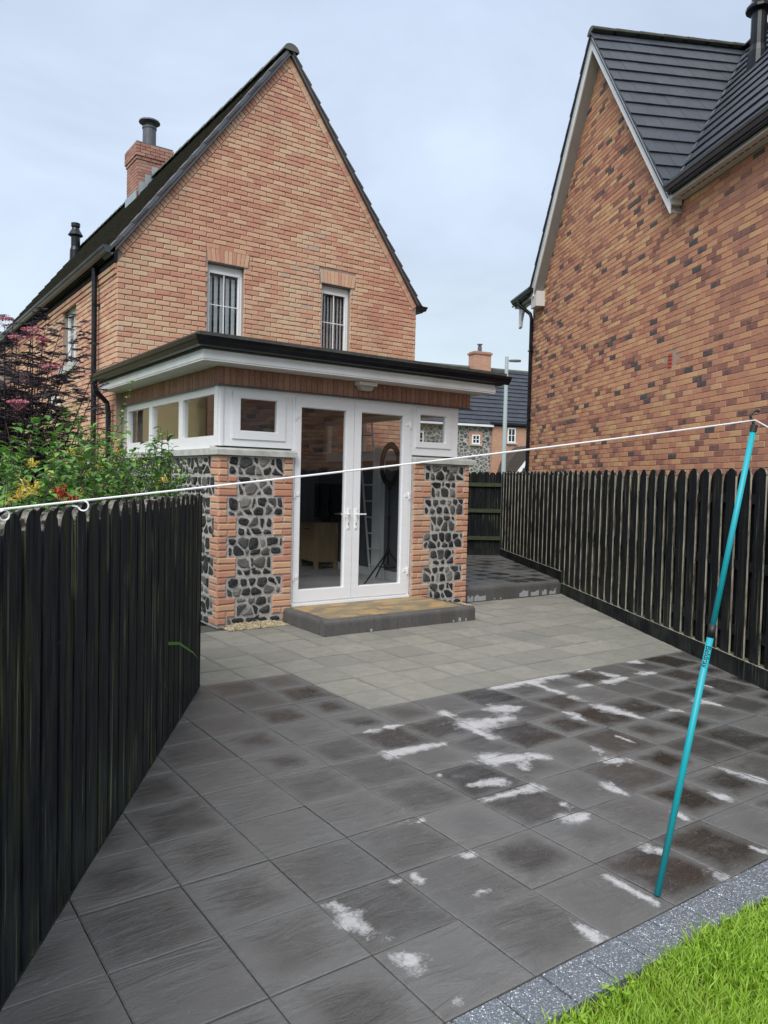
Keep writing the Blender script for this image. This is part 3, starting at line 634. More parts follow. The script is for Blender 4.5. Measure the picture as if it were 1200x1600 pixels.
M['mortar_smear'] = mat('mortar_smear', lambda t: pbr(t, t.mix(t.noise(gpos(t), 30.0, 4.0), (0.24, 0.25, 0.26), (0.40, 0.41, 0.42)), 0.9))
part('mortar_smear', mb, 'mortar_smear', raised)

# door step
step = thing('door_step', (4.5, 4.45, 0), 'low block-paved doorstep with golden top and dark bullnose edge in front of the glazed doors', 'doorstep')
SX0, SX1, SY0, SY1 = 3.43, 5.58, 3.965, 4.93
kerb_blocks(Fr((SX0, SY0, 0), (1, 0, 0), Z), SX1-SX0, step)
kerb_blocks(Fr((SX0, SY1-0.02, 0), (0, -1, 0), Z), SY1-0.02-SY0-0.10, step)
kerb_blocks(Fr((SX1, SY0+0.10, 0), (0, 1, 0), Z), SY1-0.03-SY0-0.10, step)
mb = MB(); mb.wbox(SX0+0.09, SX1-0.09, SY0+0.09, SY1+0.05, 0.0, 0.158); part('step_bed', mb, 'joint', step)
gi = 0
for r in range(9):
    y = SY0+0.102+r*0.102
    x = SX0+0.102-(0.10 if r % 2 else 0)
    while x < SX1-0.11:
        a, b = max(x, SX0+0.102), min(x+0.2, SX1-0.102)
        if b-a > 0.03 and y+0.1 < SY1+0.06:
            mb = MB(); mb.prism(WF, [(a+0.002, y+0.002), (b-0.002, y+0.002), (b-0.002, y+0.098), (a+0.002, y+0.098)], 0.15, 0.169+random.uniform(-0.001, 0.002), 0, random.random()**1.3, 0.004); part('paving_block', mb, 'block_gold', step)
        x += 0.204
mb = MB()
for (a, b) in ((4.02, 4.05), (5.22, 5.24), (5.31, 5.35), (5.42, 5.44)):
    mb.box(Fr((0, SY0, 0), (1, 0, 0), Z), a, b, 0.004, random.uniform(0.03, 0.05), 0.001, 0.004)
part('mortar_smear', mb, 'mortar_smear', step)
# gravel beside the step
def gravel(name, rects, label):
    mb = MB(); rg = random.Random(3)
    for (x0, x1, y0, y1, n) in rects:
        for _ in range(n):
            x, y = rg.uniform(x0, x1), rg.uniform(y0, y1); r = rg.uniform(0.006, 0.013); zz = rg.uniform(0.0, 0.012)+0.035*(y-y0)/(y1-y0)*min(1, (x-x0)*8, (x1-x)*8)
            a = rg.uniform(0, 6.28); c, s = math.cos(a)*r*1.4, math.sin(a)*r*1.4; c2, s2 = -math.sin(a)*r*0.9, math.cos(a)*r*0.9
            vs = [(x+c, y+s, zz), (x+c2, y+s2, zz), (x-c, y-s, zz), (x-c2, y-s2, zz), (x, y, zz+r*0.7), (x, y, zz-r*0.7)]
            mb.add(vs, [(0, 1, 4), (1, 2, 4), (2, 3, 4), (3, 0, 4), (1, 0, 5), (2, 1, 5), (3, 2, 5), (0, 3, 5)], 0, rg.random())
    o = part(name, mb, 'pebble', None, kind='stuff', label=label)
gravel('gravel', [(2.68, 3.41, 4.72, 4.93, 2600), (5.60, 6.27, 4.80, 4.93, 1100), (3.36, 3.42, 4.1, 4.8, 0)], 'tan pea gravel at the foot of the stone piers')

# ------------------------------------------------------------------ fences
def board(fr, u, w, v0, v1, n0, n1, mats, parent, tone=None, round_top=True, lean=0.0):
    k = 7 if round_top else 2
    if round_top: top = [(u+w/2+math.cos(math.pi*i/(k-1))*w/2, v1-w*0.5+math.sin(math.pi*i/(k-1))*w*0.5) for i in range(k)]
    else: top = [(u+w, v1), (u, v1)]
    poly = [(u, v0), (u+w, v0)]+top
    poly = [(a+lean*(b-v0), b) for a, b in poly]; K = len(poly)
    mb = MB(); vs = [fr.p(a, b, n0) for a, b in poly]+[fr.p(a, b, n1) for a, b in poly]
    fs = [tuple(reversed(range(K))), tuple(range(K, 2*K))]; mi = [0, 0]
    for i in range(K):
        fs.append((i, (i+1) % K, K+(i+1) % K, K+i)); mi.append(1 if i in (1, K-1) else (0 if i == 0 else 2))
    mb.add(vs, fs, mi, tone if tone is not None else random.random()); return part('fence_board', mb, mats, parent)
FL = Fr((LF0.x, LF0.y, 0), (LFD.x, LFD.y, 0), Z)
lf = thing('board_fence', (LF0.x, LF0.y, 0), 'black stained round-topped board fence on the left with green algae streaks', 'fence')
s = -2.3; i = 0
while s < 3.60:
    board(FL, s, 0.140+random.uniform(-0.004, 0.004), 0.012, 1.545+random.uniform(-0.008, 0.008), -0.022, 0.0, ['fence_left', 'fence_left', 'fence_top'], lf, lean=random.uniform(-0.002, 0.002))
    if s+0.0925 < 3.6: board(FL, s+0.0925-0.011, 0.140, 0.012, 1.545+random.uniform(-0.008, 0.008), -0.085, -0.063, ['fence_left', 'fence_left', 'fence_top'], lf, lean=random.uniform(-0.002, 0.002))
    s += 0.152 if False else 0.165; i += 1
for zz in (0.22, 0.78, 1.32):
    mb = MB(); mb.box(FL, -2.3, 3.67, zz, zz+0.075, -0.062, -0.023); part('rail', mb, 'fence_left', lf)
for ss in (-1.9, 0.0, 1.85, 3.60):
    mb = MB(); mb.box(FL, ss, ss+0.09, 0, 1.50, -0.18, -0.087); part('post', mb, 'fence_left', lf)
mb = MB(); mb.box(FL, 3.665, 3.682, 0.01, 1.53, -0.087, 0.0, 0, 0.9); part('end_board', mb, 'fence_left', lf)
FRt = Fr((RF0.x, RF0.y, 0), (-RFD.x, -RFD.y, 0), Z)
rf = thing('board_fence', (RF0.x, RF0.y, 0), 'long black fence on the right of gapped round-topped boards above a gravel board', 'fence')
s = -3.2
while s < 9.55:
    base = 0.17 if s < 5.43 else 0.35; top = 1.868+0.0085*max(0, s)+random.uniform(-0.006, 0.006)
    board(FRt, -s-0.150, 0.150, base, top, 0.0, 0.015, ['fence_right', 'fence_edge', 'fence_top'], rf)
    board(FRt, -s-0.150-0.155, 0.205, base, top-0.012, -0.058, -0.042, ['fence_right', 'fence_edge', 'fence_top'], rf)
    s += 0.238
for zz in (0.35, 0.95, 1.55):
    mb = MB(); mb.box(FRt, -9.6, 3.2, zz, zz+0.085, -0.042, -0.001); part('rail', mb, 'fence_right', rf)
s = -3.2
while s < 5.4:
    e = min(s+2.15, 5.43); mb = MB(); mb.box(FRt, -e+0.004, -s, -0.03, 0.165, -0.02, 0.034, [0, 0, 0, 0, 1, 0], random.random()); part('gravel_board', mb, ['fence_right', 'fence_edge'], rf)
    mb = MB(); mb.box(FRt, -e-0.045, -e+0.045, 0, 1.75, -0.16, -0.067); part('post', mb, 'fence_right', rf); s = e+0.0 if e < 5.43 else 9
s = 5.43
while s < 9.5:
    e = min(s+2.1, 9.6); mb = MB(); mb.box(FRt, -e+0.004, -s, 0.17, 0.345, -0.02, 0.034, [0, 0, 0, 0, 1, 0], random.random()); part('gravel_board', mb, ['fence_right', 'fence_edge'], rf); s = e if e < 9.6 else 10
FB = Fr((REAR0.x, REAR0.y, 0), (-REARD.x, -REARD.y, 0), Z)           # faces the camera
bf = thing('board_fence', (REAR0.x, REAR0.y, 0.2), 'short dark fence closing the far end of the side path showing its green rails', 'fence')
s = 0.02
while s < 3.6:
    board(FB, -s-0.13, 0.127, 0.22, 1.93+random.uniform(-0.01, 0.01), -0.05, -0.03, ['fence_right', 'fence_edge', 'fence_right'], bf)
    s += 0.131
M['rail_green'] = mat('rail_green', lambda t: pbr(t, t.mix(t.noise(gpos(t), 12.0, 4.0), (0.015, 0.02, 0.012), (0.05, 0.07, 0.025)), 0.8))
for zz in (0.52, 1.09, 1.63):
    mb = MB(); mb.box(FB, -3.6, -0.02, zz, zz+0.075, -0.029, 0.02); part('rail', mb, 'rail_green', bf)
mb = MB(); mb.box(FB, -3.6, -0.02, 0.2, 0.36, -0.029, -0.005); part('gravel_board', mb, 'fence_right', bf)

# ------------------------------------------------------------------ sun room
sun_room = thing('sun_room', (2.62, 4.93, 0), 'small flat-roofed sun room of brick and black flint with white glazed double doors', 'extension')
FF = Fr((0, 4.93, 0), (1, 0, 0), Z)              # front, u = x
FS = Fr((2.62, 0, 0), (0, -1, 0), Z)             # left side, u = -y
FR_ = Fr((6.26, 0, 0), (0, 1, 0), Z)             # right side, u = y
CO = 0.0757
mb = MB()
mb.wbox(2.62, 3.53, 4.93, 5.20, 0, 1.925); mb.wbox(5.318, 6.26, 4.93, 5.20, 0, 1.925)
mb.wbox(2.62, 2.85, 5.20, 8.5, 0, 1.925); mb.wbox(6.03, 6.26, 5.20, 8.5, 0, 1.925)
mb.wbox(2.62, 2.85, 8.36, 8.5, 1.925, 2.70); mb.wbox(6.03, 6.26, 8.36, 8.5, 1.925, 2.70)
part('wall', mb, 'mortar_stone', sun_room)
top = 1.925; fp, sp, rp, sto_f, sto_s, sto_r = [], [], [], [], [], []
def qrow(lst, a, b, z0, z1, split):
    if split and b-a > 0.15: m = a+(b-a)*0.5; lst += [[(a, z0), (m-0.005, z0), (m-0.005, z1), (a, z1)], [(m+0.005, z0), (b, z0), (b, z1), (m+0.005, z1)]]
    else: lst.append([(a, z0), (b, z0), (b, z1), (a, z1)])
gidx = 0; zt = top
while zt > 0.02:
    wide = gidx % 2 == 1; zb = max(zt-3*CO, 0.0)
    for r in range(3):
        z1 = zt-r*CO-0.005; z0 = max(z1-CO+0.013, 0.0)
        if z1-z0 < 0.03: continue
        sp_ = random.random() < 0.25
        qrow(fp, 2.616, 2.828 if wide else 2.715, z0, z1, sp_ and wide); qrow(fp, 3.293 if wide else 3.42, 3.530, z0, z1, sp_ and wide)
        qrow(fp, 5.314, 5.594 if wide else 5.482, z0, z1, (r == 1)); qrow(fp, 6.050 if wide else 6.188, 6.262, z0, z1, (r == 1 and wide))
        qrow(sp, -5.03 if wide else -5.145, -4.934, z0, z1, False); qrow(rp, 4.934, 5.03 if wide else 5.145, z0, z1, False)
    sto_f.append((2.842 if wide else 2.728, 3.28 if wide else 3.408, zb+0.004, zt-0.004)); sto_f.append((5.608 if wide else 5.495, 6.038 if wide else 6.176, zb+0.004, zt-0.004))
    sto_s.append((-8.48, -5.045 if wide else -5.158, zb+0.004, zt-0.004)); sto_r.append((5.045 if wide else 5.158, 8.48, zb+0.004, zt-0.004))
    zt -= 3*CO; gidx += 1
M['brick_pier'] = brick_mat('brick_pier', [(0.0, (0.44, 0.19, 0.125)), (0.4, (0.52, 0.26, 0.165)), (0.75, (0.58, 0.34, 0.21)), (1.0, (0.52, 0.35, 0.25))], 0.9, 0.3)
lay(fp, FF, sun_room, 'brick_pier', 400, 0.017, 0.03, 0.0045, 0.009)
lay(sp, FS, sun_room, 'brick_pier', 100, 0.014, 0.03, 0.0035, 0.008); lay(rp, FR_, sun_room, 'brick_pier', 0, 0.014, 0.03, 0.003, 0.008)
stonework(sto_f, FF, sun_room, dens=78, joint=0.0115, hgt=0.02); stonework([r for r in sto_s if True], FS, sun_room, dens=60, joint=0.012)
rest = MB(); rgx = random.Random(5)
for rg in sto_r:
    for q in stones(rg, max(1, round((rg[1]-rg[0])*(rg[3]-rg[2])*60)), 0.012, rgx): stone_geo(rest, FR_, q, 0.015, rgx, rgx.random())
part('stones', rest, 'flint', sun_room, kind='stuff')
# sills
mb = MB()
def sillbox(x0, x1, y0, y1):
    mb.add([(x, y, zz) for zz in (1.928, 1.985) for x, y in ((x0, y0), (x1, y0), (x1, y1), (x0, y1))]+[(x0+0.01, y0+0.01, 1.993), (x1-0.01, y0+0.01, 1.993), (x1-0.01, y1, 2.03), (x0+0.01, y1, 2.03)],
           [(3, 2, 1, 0), (0, 1, 5, 4), (1, 2, 6, 5), (2, 3, 7, 6), (3, 0, 4, 7), (4, 5, 9, 8), (5, 6, 10, 9), (6, 7, 11, 10), (7, 4, 8, 11), (8, 9, 10, 11)])
sillbox(2.57, 3.565, 4.875, 5.10); part('window_sill', mb, 'sill', sun_room)
mb = MB(); sillbox(5.305, 6.36, 4.875, 5.10); part('window_sill', mb, 'sill', sun_room)
mb = MB(); mb.wbox(2.57, 2.80, 5.102, 8.46, 1.928, 2.0); part('window_sill', mb, 'sill', sun_room)
mb = MB(); mb.wbox(6.08, 6.36, 5.102, 8.46, 1.928, 2.0); part('window_sill', mb, 'sill', sun_room)
# soldier course and its steel lintel
mb = MB(); mb.wbox(2.60, 6.25, 4.94, 5.12, 2.705, 2.893); mb.wbox(2.60, 2.80, 5.12, 8.5, 2.705, 2.893); mb.wbox(6.05, 6.25, 5.12, 8.5, 2.705, 2.893); part('lintel_core', mb, 'mortar_buff', sun_room)
sol = [[(2.592+i*0.0735, 2.702), (2.592+i*0.0735+0.0635, 2.702), (2.592+i*0.0735+0.0635, 2.893), (2.592+i*0.0735, 2.893)] for i in range(50)]
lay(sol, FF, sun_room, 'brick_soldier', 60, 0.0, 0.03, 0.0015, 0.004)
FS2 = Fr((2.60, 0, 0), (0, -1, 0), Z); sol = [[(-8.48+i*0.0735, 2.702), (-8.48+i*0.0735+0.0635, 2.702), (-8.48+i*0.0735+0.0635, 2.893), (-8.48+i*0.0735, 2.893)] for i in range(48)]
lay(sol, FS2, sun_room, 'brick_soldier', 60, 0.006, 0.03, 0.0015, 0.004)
mb = MB(); mb.wbox(2.585, 6.27, 4.915, 5.0, 2.690, 2.701); mb.wbox(2.585, 2.66, 5.0, 8.48, 2.690, 2.701); part('steel_lintel', mb, 'gutter_grey', sun_room)
# white frames: front
FW = Fr((0, 4.98, 0), (1, 0, 0), Z)
mb = MB(); ring(mb, FW, (2.70, 3.54, 2.032, 2.689), (2.782, 3.447, 2.112, 2.645), -0.07, 0.0); part('window_frame', mb, 'upvc', sun_room)
def casement(u0, u1, v0, v1, g, fr, parent):
    mb = MB(); ring(mb, fr, (u0, u1, v0, v1), g, -0.055, 0.016)
    gb = 0.008; ring(mb, fr, (g[0]-0.001, g[1]+0.001, g[2]-0.001, g[3]+0.001), (g[0]+gb, g[1]-gb, g[2]+gb, g[3]-gb), -0.05, 0.006)
    w = part('casement', mb, 'upvc', parent)
    mb = MB(); mb.add([fr.p(a, b, -0.02) for a, b in ((g[0], g[2]), (g[1], g[2]), (g[1], g[3]), (g[0], g[3]))], [(0, 1, 2, 3)]); part('pane', mb, 'glass', w); return w
casement(2.784, 3.445, 2.114, 2.643, (2.876, 3.346, 2.203, 2.577), FW, sun_room)
mb = MB(); mb.wbox(2.610, 2.698, 4.985, 5.075, 2.03, 2.689); mb.wbox(2.640, 2.675, 4.972, 4.984, 2.03, 2.689); part('corner_post', mb, 'upvc', sun_room)
mb = MB(); ring(mb, FW, (5.312, 6.09, 2.032, 2.689), (5.363, 5.961, 2.133, 2.648), -0.07, 0.0); part('window_frame', mb, 'upvc', sun_room)
casement(5.365, 5.959, 2.135, 2.646, (5.427, 5.872, 2.204, 2.573), FW, sun_room)
# side windows
FSW = Fr((2.625, 0, 0), (0, -1, 0), Z); mb = MB(); ys = [(5.085, 6.085), (6.225, 7.225), (7.365, 8.30)]
mb.box(FSW, -8.36, -5.078, 2.0, 2.145, -0.07, 0); mb.box(FSW, -8.36, -5.078, 2.605, 2.689, -0.07, 0)
for a, b in ((5.078, 5.085), (6.085, 6.225), (7.225, 7.365), (8.30, 8.36)): mb.box(FSW, -b, -a, 2.145, 2.605, -0.07, 0)
wf = part('window_frame', mb, 'upvc', sun_room)
for a, b in ys:
    mb = MB(); mb.add([FSW.p(u, v, -0.03) for u, v in ((-b, 2.145), (-a, 2.145), (-a, 2.605), (-b, 2.605))], [(0, 1, 2, 3)]); part('pane', mb, 'glass', wf)
FRW = Fr((6.09, 0, 0), (0, 1, 0), Z); mb = MB()
mb.box(FRW, 5.055, 8.36, 2.0, 2.145, -0.07, 0); mb.box(FRW, 5.055, 8.36, 2.605, 2.689, -0.07, 0)
for a, b in ((5.055, 5.10), (6.085, 6.185), (7.225, 7.325), (8.30, 8.36)): mb.box(FRW, a, b, 2.145, 2.605, -0.07, 0)
wf = part('window_frame', mb, 'upvc', sun_room)
for a, b in ((5.10, 6.085), (6.185, 7.225), (7.325, 8.30)):
    mb = MB(); mb.add([FRW.p(u, v, -0.03) for u, v in ((a, 2.145), (b, 2.145), (b, 2.605), (a, 2.605))], [(0, 1, 2, 3)]); part('pane', mb, 'glass', wf)
# double doors
mb = MB(); mb.box(FW, 3.542, 3.578, 0.17, 2.689, -0.07, 0.0); mb.box(FW, 5.268, 5.310, 0.17, 2.689, -0.07, 0.0); mb.box(FW, 3.578, 5.268, 2.645, 2.689, -0.07, 0.0); mb.box(FW, 3.578, 5.268, 0.17, 0.215, -0.07, 0.0); mb.box(FW, 3.56, 5.30, 0.17, 0.195, 0.0, 0.035)
part('door_frame', mb, 'upvc', sun_room)
for (a, b, g0, g1, hs, sg) in ((3.580, 4.396, 3.655, 4.290, 4.335, -1), (4.402, 5.266, 4.505, 5.160, 4.448, 1)):
    mb = MB(); ring(mb, FW, (a, b, 0.218, 2.643), (g0, g1, 0.355, 2.535), -0.055, 0.014)
    ring(mb, FW, (g0-0.001, g1+0.001, 0.354, 2.536), (g0+0.008, g1-0.008, 0.363, 2.527), -0.05, 0.004)
    d = part('door', mb, 'upvc', sun_room)
    mb = MB(); mb.add([FW.p(u, v, -0.02) for u, v in ((g0, 0.355), (g1, 0.355), (g1, 2.535), (g0, 2.535))], [(0, 1, 2, 3)]); part('pane', mb, 'glass', d)
    mb = MB(); mb.prism(FW, [(hs-0.017, 1.08), (hs+0.017, 1.08), (hs+0.017, 1.33), (hs-0.017, 1.33)], 0.0145, 0.026, 0, 0.5, 0.004)
    mb.tube([FW.p(hs, 1.262, 0.02), FW.p(hs, 1.262, 0.055), FW.p(hs+sg*0.02, 1.262, 0.062), FW.p(hs+sg*0.125, 1.262, 0.060)], [0.010, 0.010, 0.010, 0.008], 8); part('handle', mb, 'white_gloss', d)
    mb = MB(); mb.box(FW, hs-0.005, hs+0.005, 1.125, 1.155, 0.0262, 0.0275); part('keyhole', mb, 'black_matt', d)
    hx = a if sg < 0 else b
    for hz in (0.52, 1.50, 2.42):
        mb = MB(); mb.tube([FW.p(hx, hz-0.045, 0.022), FW.p(hx, hz+0.045, 0.022)], 0.010, 8); mb.box(FW, min(hx, hx-sg*0.06), max(hx, hx-sg*0.06), hz-0.018, hz+0.018, 0.0145, 0.024); part('hinge', mb, 'white_gloss', d)
# flat roof: soffit, fascia, gutter, felt edge
X0, X1, Y0, Y1 = 2.285, 6.385, 4.585, 8.50
mb = MB(); mb.add([(X0+0.02, Y0+0.02, 2.894), (X1-0.02, Y0+0.02, 2.894), (X1-0.02, Y1, 2.894), (X0+0.02, Y1, 2.894)], [(3, 2, 1, 0)]); part('soffit', mb, 'soffit', sun_room)
mb = MB()
mb.wbox(X0, X1, Y0, Y0+0.02, 2.887, 3.00); mb.wbox(X0-0.008, X1+0.008, Y0-0.008, Y0-0.0005, 2.905, 2.96); mb.wbox(X0, X0+0.02, Y0+0.02, Y1, 2.887, 3.00); mb.wbox(X0-0.008, X0-0.0005, Y0, Y1, 2.905, 2.96)
mb.wbox(X1-0.02, X1, Y0+0.02, Y1, 2.887, 3.00); mb.wbox(X0+0.02, X1-0.02, Y1-0.015, Y1+0.01, 2.890, 3.0); part('fascia', mb, 'upvc_fascia', sun_room)
mb = MB(); mb.wbox(X0-0.03, X1+0.10, Y0-0.035, Y1, 3.001, 3.155); r_ = part('flat_roof', mb, 'felt', sun_room)
mb = MB(); mb.wbox(X0-0.075, X1+0.14, Y0-0.075, Y1, 3.115, 3.165); part('felt_edge', mb, 'felt', r_)
def mitre_gutter(mb, pts, outs, prof):
    k = len(prof); vs = []
    for P, o in zip(pts, outs): vs += [Vector(P)+Vector(o)*a+Z*b for a, b in prof]
    fs = [(s*k+i, s*k+(i+1) % k, (s+1)*k+(i+1) % k, (s+1)*k+i) for s in range(len(pts)-1) for i in range(k)]+[tuple(range(k)), tuple(reversed(range((len(pts)-1)*k, len(pts)*k)))]
    mb.add(vs, fs)
GP = [(0.0, 0.0), (0.0, -0.085), (0.03, -0.10), (0.065, -0.088), (0.085, -0.05), (0.10, -0.036), (0.112, 0.002), (0.104, 0.002), (0.095, -0.02), (0.0, -0.02)]
mb = MB(); mitre_gutter(mb, [(X0-0.031, Y1+0.10, 3.113), (X0-0.031, Y0-0.036, 3.113), (X1+0.17, Y0-0.036, 3.113)], [(-1, 0, 0), (-1, -1, 0), (0, -1, 0)], GP); part('gutter', mb, 'black_plastic', sun_room)
mb = MB(); mb.tube([(2.20, 8.52, 3.02), (2.22, 8.54, 2.90), (2.40, 8.60, 2.74), (2.42, 8.60, 2.6), (2.42, 8.60, 0.05)], 0.038, 10); part('downpipe', mb, 'black_plastic', sun_room)
# bulkhead lamp under the soffit
mb = MB(); mb.box(FF, 4.36, 4.62, 2.845, 2.887, 0.012, 0.125)
lampb = part('wall_light', mb, 'white_gloss', sun_room, label='white bulkhead wall light above the doors')
mb = MB(); mb.prism(Fr((0, 4.918, 0), (1, 0, 0), Z), [(4.38, 2.845), (4.40, 2.80), (4.43, 2.785), (4.55, 2.785), (4.58, 2.80), (4.60, 2.845)], 0.0, 0.085, 0, 0.5, 0.012)
M['diffuser'] = mat('diffuser', lambda t: pbr(t, (0.42, 0.42, 0.38), 0.3)); part('diffuser', mb, 'diffuser', lampb)
# inside
mb = MB(); mb.add([(2.85, 5.0, 0.2), (6.03, 5.0, 0.2), (6.03, 8.49, 0.2), (2.85, 8.49, 0.2)], [(0, 1, 2, 3)]); part('room_floor', mb, 'room_floor', sun_room)
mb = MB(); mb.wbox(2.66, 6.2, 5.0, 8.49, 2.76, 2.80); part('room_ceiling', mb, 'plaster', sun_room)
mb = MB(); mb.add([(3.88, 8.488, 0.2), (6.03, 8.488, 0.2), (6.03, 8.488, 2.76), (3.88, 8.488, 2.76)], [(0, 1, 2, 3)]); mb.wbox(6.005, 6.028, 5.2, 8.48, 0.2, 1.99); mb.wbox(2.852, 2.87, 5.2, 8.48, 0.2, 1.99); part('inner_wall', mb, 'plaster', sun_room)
mb = MB(); mb.add([(2.66, 8.487, 0.2), (3.88, 8.487, 0.2), (3.88, 8.487, 2.76), (2.66, 8.487, 2.76)], [(0, 1, 2, 3)]); part('inner_wall', mb, 'plaster_cream', sun_room, label='inner wall strip painted cream to imitate a reflection in the side windows')  # cream colour stands in for a house mirrored in the side panes
mb = MB(); mb.wbox(5.985, 6.004, 5.2, 8.48, 0.2, 0.32); part('skirting', mb, 'white_gloss', sun_room)
mb = MB(); mb.wbox(5.93, 6.004, 6.55, 6.78, 0.2, 2.2); part('door_jamb', mb, 'white_gloss', sun_room)
mb = MB()
for i in range(8): mb.wbox(2.80, 3.42, 5.09+0.006*(i % 2), 5.094+0.006*(i % 2), 2.17+i*0.053, 2.17+i*0.053+0.052)
part('window_blind', mb, 'blind_dark', sun_room)
# things inside, seen through the doors
t = thing('sideboard', (5.75, 8.1, 0.2), 'light oak sideboard behind the left glazed door', 'sideboard')
mb = MB(); mb.wbox(5.58, 5.975, 7.86, 8.47, 0.32, 0.94); part('carcass', mb, 'oak', t)
mb = MB(); mb.wbox(5.545, 5.98, 7.83, 8.48, 0.942, 0.975); part('top', mb, 'oak', t)
for (x, y) in ((5.55, 7.835), (5.55, 8.40), (5.92, 7.835), (5.92, 8.40)):
    mb = MB(); mb.wbox(x, x+0.055, y, y+0.07, 0.2, 0.94); part('leg', mb, 'oak', t)
mb = MB(); mb.wbox(5.562, 5.579, 7.92, 8.38, 0.76, 0.92); part('drawer', mb, 'oak', t)
mb = MB(); mb.wbox(5.562, 5.579, 7.92, 8.38, 0.34, 0.745); part('cupboard_door', mb, 'oak', t)
mb = MB(); mb.wbox(5.552, 5.561, 8.05, 8.25, 0.85, 0.862); part('handle', mb, 'black_matt', t)
t = thing('television', (5.85, 8.0, 0.975), 'black flat television standing on the oak sideboard', 'television')
mb = MB(); mb.wbox(5.86, 5.90, 7.40, 8.44, 1.03, 1.62); part('screen', mb, 'screen', t)
mb = MB(); mb.wbox(5.80, 5.96, 7.86, 8.12, 0.976, 0.99); mb.wbox(5.885, 5.905, 7.95, 8.03, 0.99, 1.03); part('stand', mb, 'black_matt', t)
t = thing('ring_light', (5.77, 6.1, 0.2), 'black ring light on a tripod stand behind the right glazed door', 'ring light')
cx, cy = 5.77, 6.1; ax = Vector((0.985, -0.17, 0)).normalized(); bx = Vector((-ax.y, ax.x, 0))
mb = MB(); R0, r0 = 0.285, 0.05; cz = 1.925; vs = []; n1, n2 = 36, 8
for i in range(n1):
    a = 2*math.pi*i/n1; d = bx*math.cos(a)+Z*math.sin(a)
    for j in range(n2):
        b = 2*math.pi*j/n2; vs.append(Vector((cx, cy, cz))+d*(R0+r0*math.cos(b))+ax*(0.028*math.sin(b)))
mb.add(vs, [(i*n2+j, ((i+1) % n1)*n2+j, ((i+1) % n1)*n2+(j+1) % n2, i*n2+(j+1) % n2) for i in range(n1) for j in range(n2)]); part('ring', mb, 'black_matt', t, True)
mb = MB(); mb.tube([(cx, cy, 0.45), (cx, cy, 1.15)], 0.014, 8); mb.tube([(cx, cy, 1.15), (cx, cy, 1.62)], 0.010, 8); mb.lathe((cx, cy, 1.10), [(0.02, 0), (0.024, 0.02), (0.024, 0.05), (0.018, 0.07)], 10); mb.lathe((cx, cy, 0.62), [(0.026, 0), (0.03, 0.03), (0.026, 0.08)], 10); mb.wbox(cx-0.02, cx+0.02, cy-0.02, cy+0.02, 1.56, 1.64); part('pole', mb, 'black_matt', t)
for (fx, fy) in ((5.24, 5.93), (5.87, 6.55), (5.90, 5.62)):
    mb = MB(); mb.tube([(cx, cy, 0.66), (fx, fy, 0.212)], 0.012, 8); mb.tube([(cx, cy, 0.40), (cx+(fx-cx)*0.45, cy+(fy-cy)*0.45, 0.455)], 0.007, 6); part('leg', mb, 'black_matt', t)
t = thing('ladder', (5.9, 7.2, 0.2), 'pale aluminium ladder leaning behind the right glazed door', 'ladder')
P1, P2 = Vector((5.62, 6.75, 2.55)), Vector((5.90, 6.75, 0.2)); dv = Vector((0.0, -0.36, 0))
for k, off in enumerate((Vector((0, 0, 0)), dv)):
    mb = MB(); mb.tube([P1+off, P2+off], 0.017, 6); part('rail', mb, 'alu', t)
for k in range(9):
    f = 0.08+k*0.105; a = P1.lerp(P2, f); mb = MB(); mb.tube([a, a+dv], 0.012, 6); part('rung', mb, 'alu', t)
t = thing('wall_shelf', (5.95, 7.6, 2.02), 'small dark shelf with a round ornament on the inner wall of the sun room', 'shelf')
mb = MB(); mb.wbox(4.95, 5.75, 8.33, 8.486, 2.10, 2.125); part('shelf_board', mb, 'black_matt', t)
mb = MB(); vs = []
for i in range(20):
    a = 2*math.pi*i/20
    for j in range(6):
        b = 2*math.pi*j/6; vs.append(Vector((5.62, 8.41, 2.225))+Vector((math.cos(a), 0, math.sin(a)))*(0.085+0.014*math.cos(b))+Vector((0, 1, 0))*0.014*math.sin(b))
mb.add(vs, [(i*6+j, ((i+1) % 20)*6+j, ((i+1) % 20)*6+(j+1) % 6, i*6+(j+1) % 6) for i in range(20) for j in range(6)]); part('ornament', mb, 'black_matt', t)

# ------------------------------------------------------------------ the brick house behind the sun room
house = thing('detached_house', (5.25, 8.5, 0), 'buff and orange brick house with steep gable rising behind the flat-roofed sun room', 'house')
YG, XL, XR, XC, ZA, K = 8.5, 2.507, 7.993, 5.25, 8.78, 1.335
CK = 0.0775
T = lambda x: ZA-K*abs(x-XC)
FG = Fr((0, YG, 0), (1, 0, 0), Z); FLW = Fr((XL, 0, 0), (0, -1, 0), Z); FRW2 = Fr((XR, 0, 0), (0, 1, 0), Z)
def gable_hps(c, z0, k): return [(-k, 1, z0-k*c), (k, 1, z0+k*c)]
W1 = (3.885, 4.505, 3.72, 5.055); W2 = (5.945, 6.540, 3.72, 5.065)
LN1 = (3.855, 4.60, 5.055, 5.30); LN2 = (5.90, 6.645, 5.065, 5.31)
ops = [W1, W2, LN1, LN2]
mb = MB()
wall_panel(mb, FG, XL, XR, 0, ZA, [W1, W2], gable_hps(XC, ZA-0.12, K), 0.0, 0.12)
SW = (-11.95, -10.93, 3.62, 4.68); GW = (-10.62, -9.80, 1.0, 2.24)
wall_panel(mb, FLW, -23.0, -YG, 0, 5.0, [SW, GW], (), 0.0, 0.14)
mb.add([FRW2.p(u, v, 0) for u, v in ((YG, 0), (23, 0), (23, 5), (YG, 5))], [(0, 1, 2, 3)])
mb.add([(XL, 23, 0), (XR, 23, 0), (XR, 23, 5), (XC, 23, 8.6), (XL, 23, 5)], [(4, 3, 2, 1, 0)])
part('wall', mb, 'mortar_buff', house)
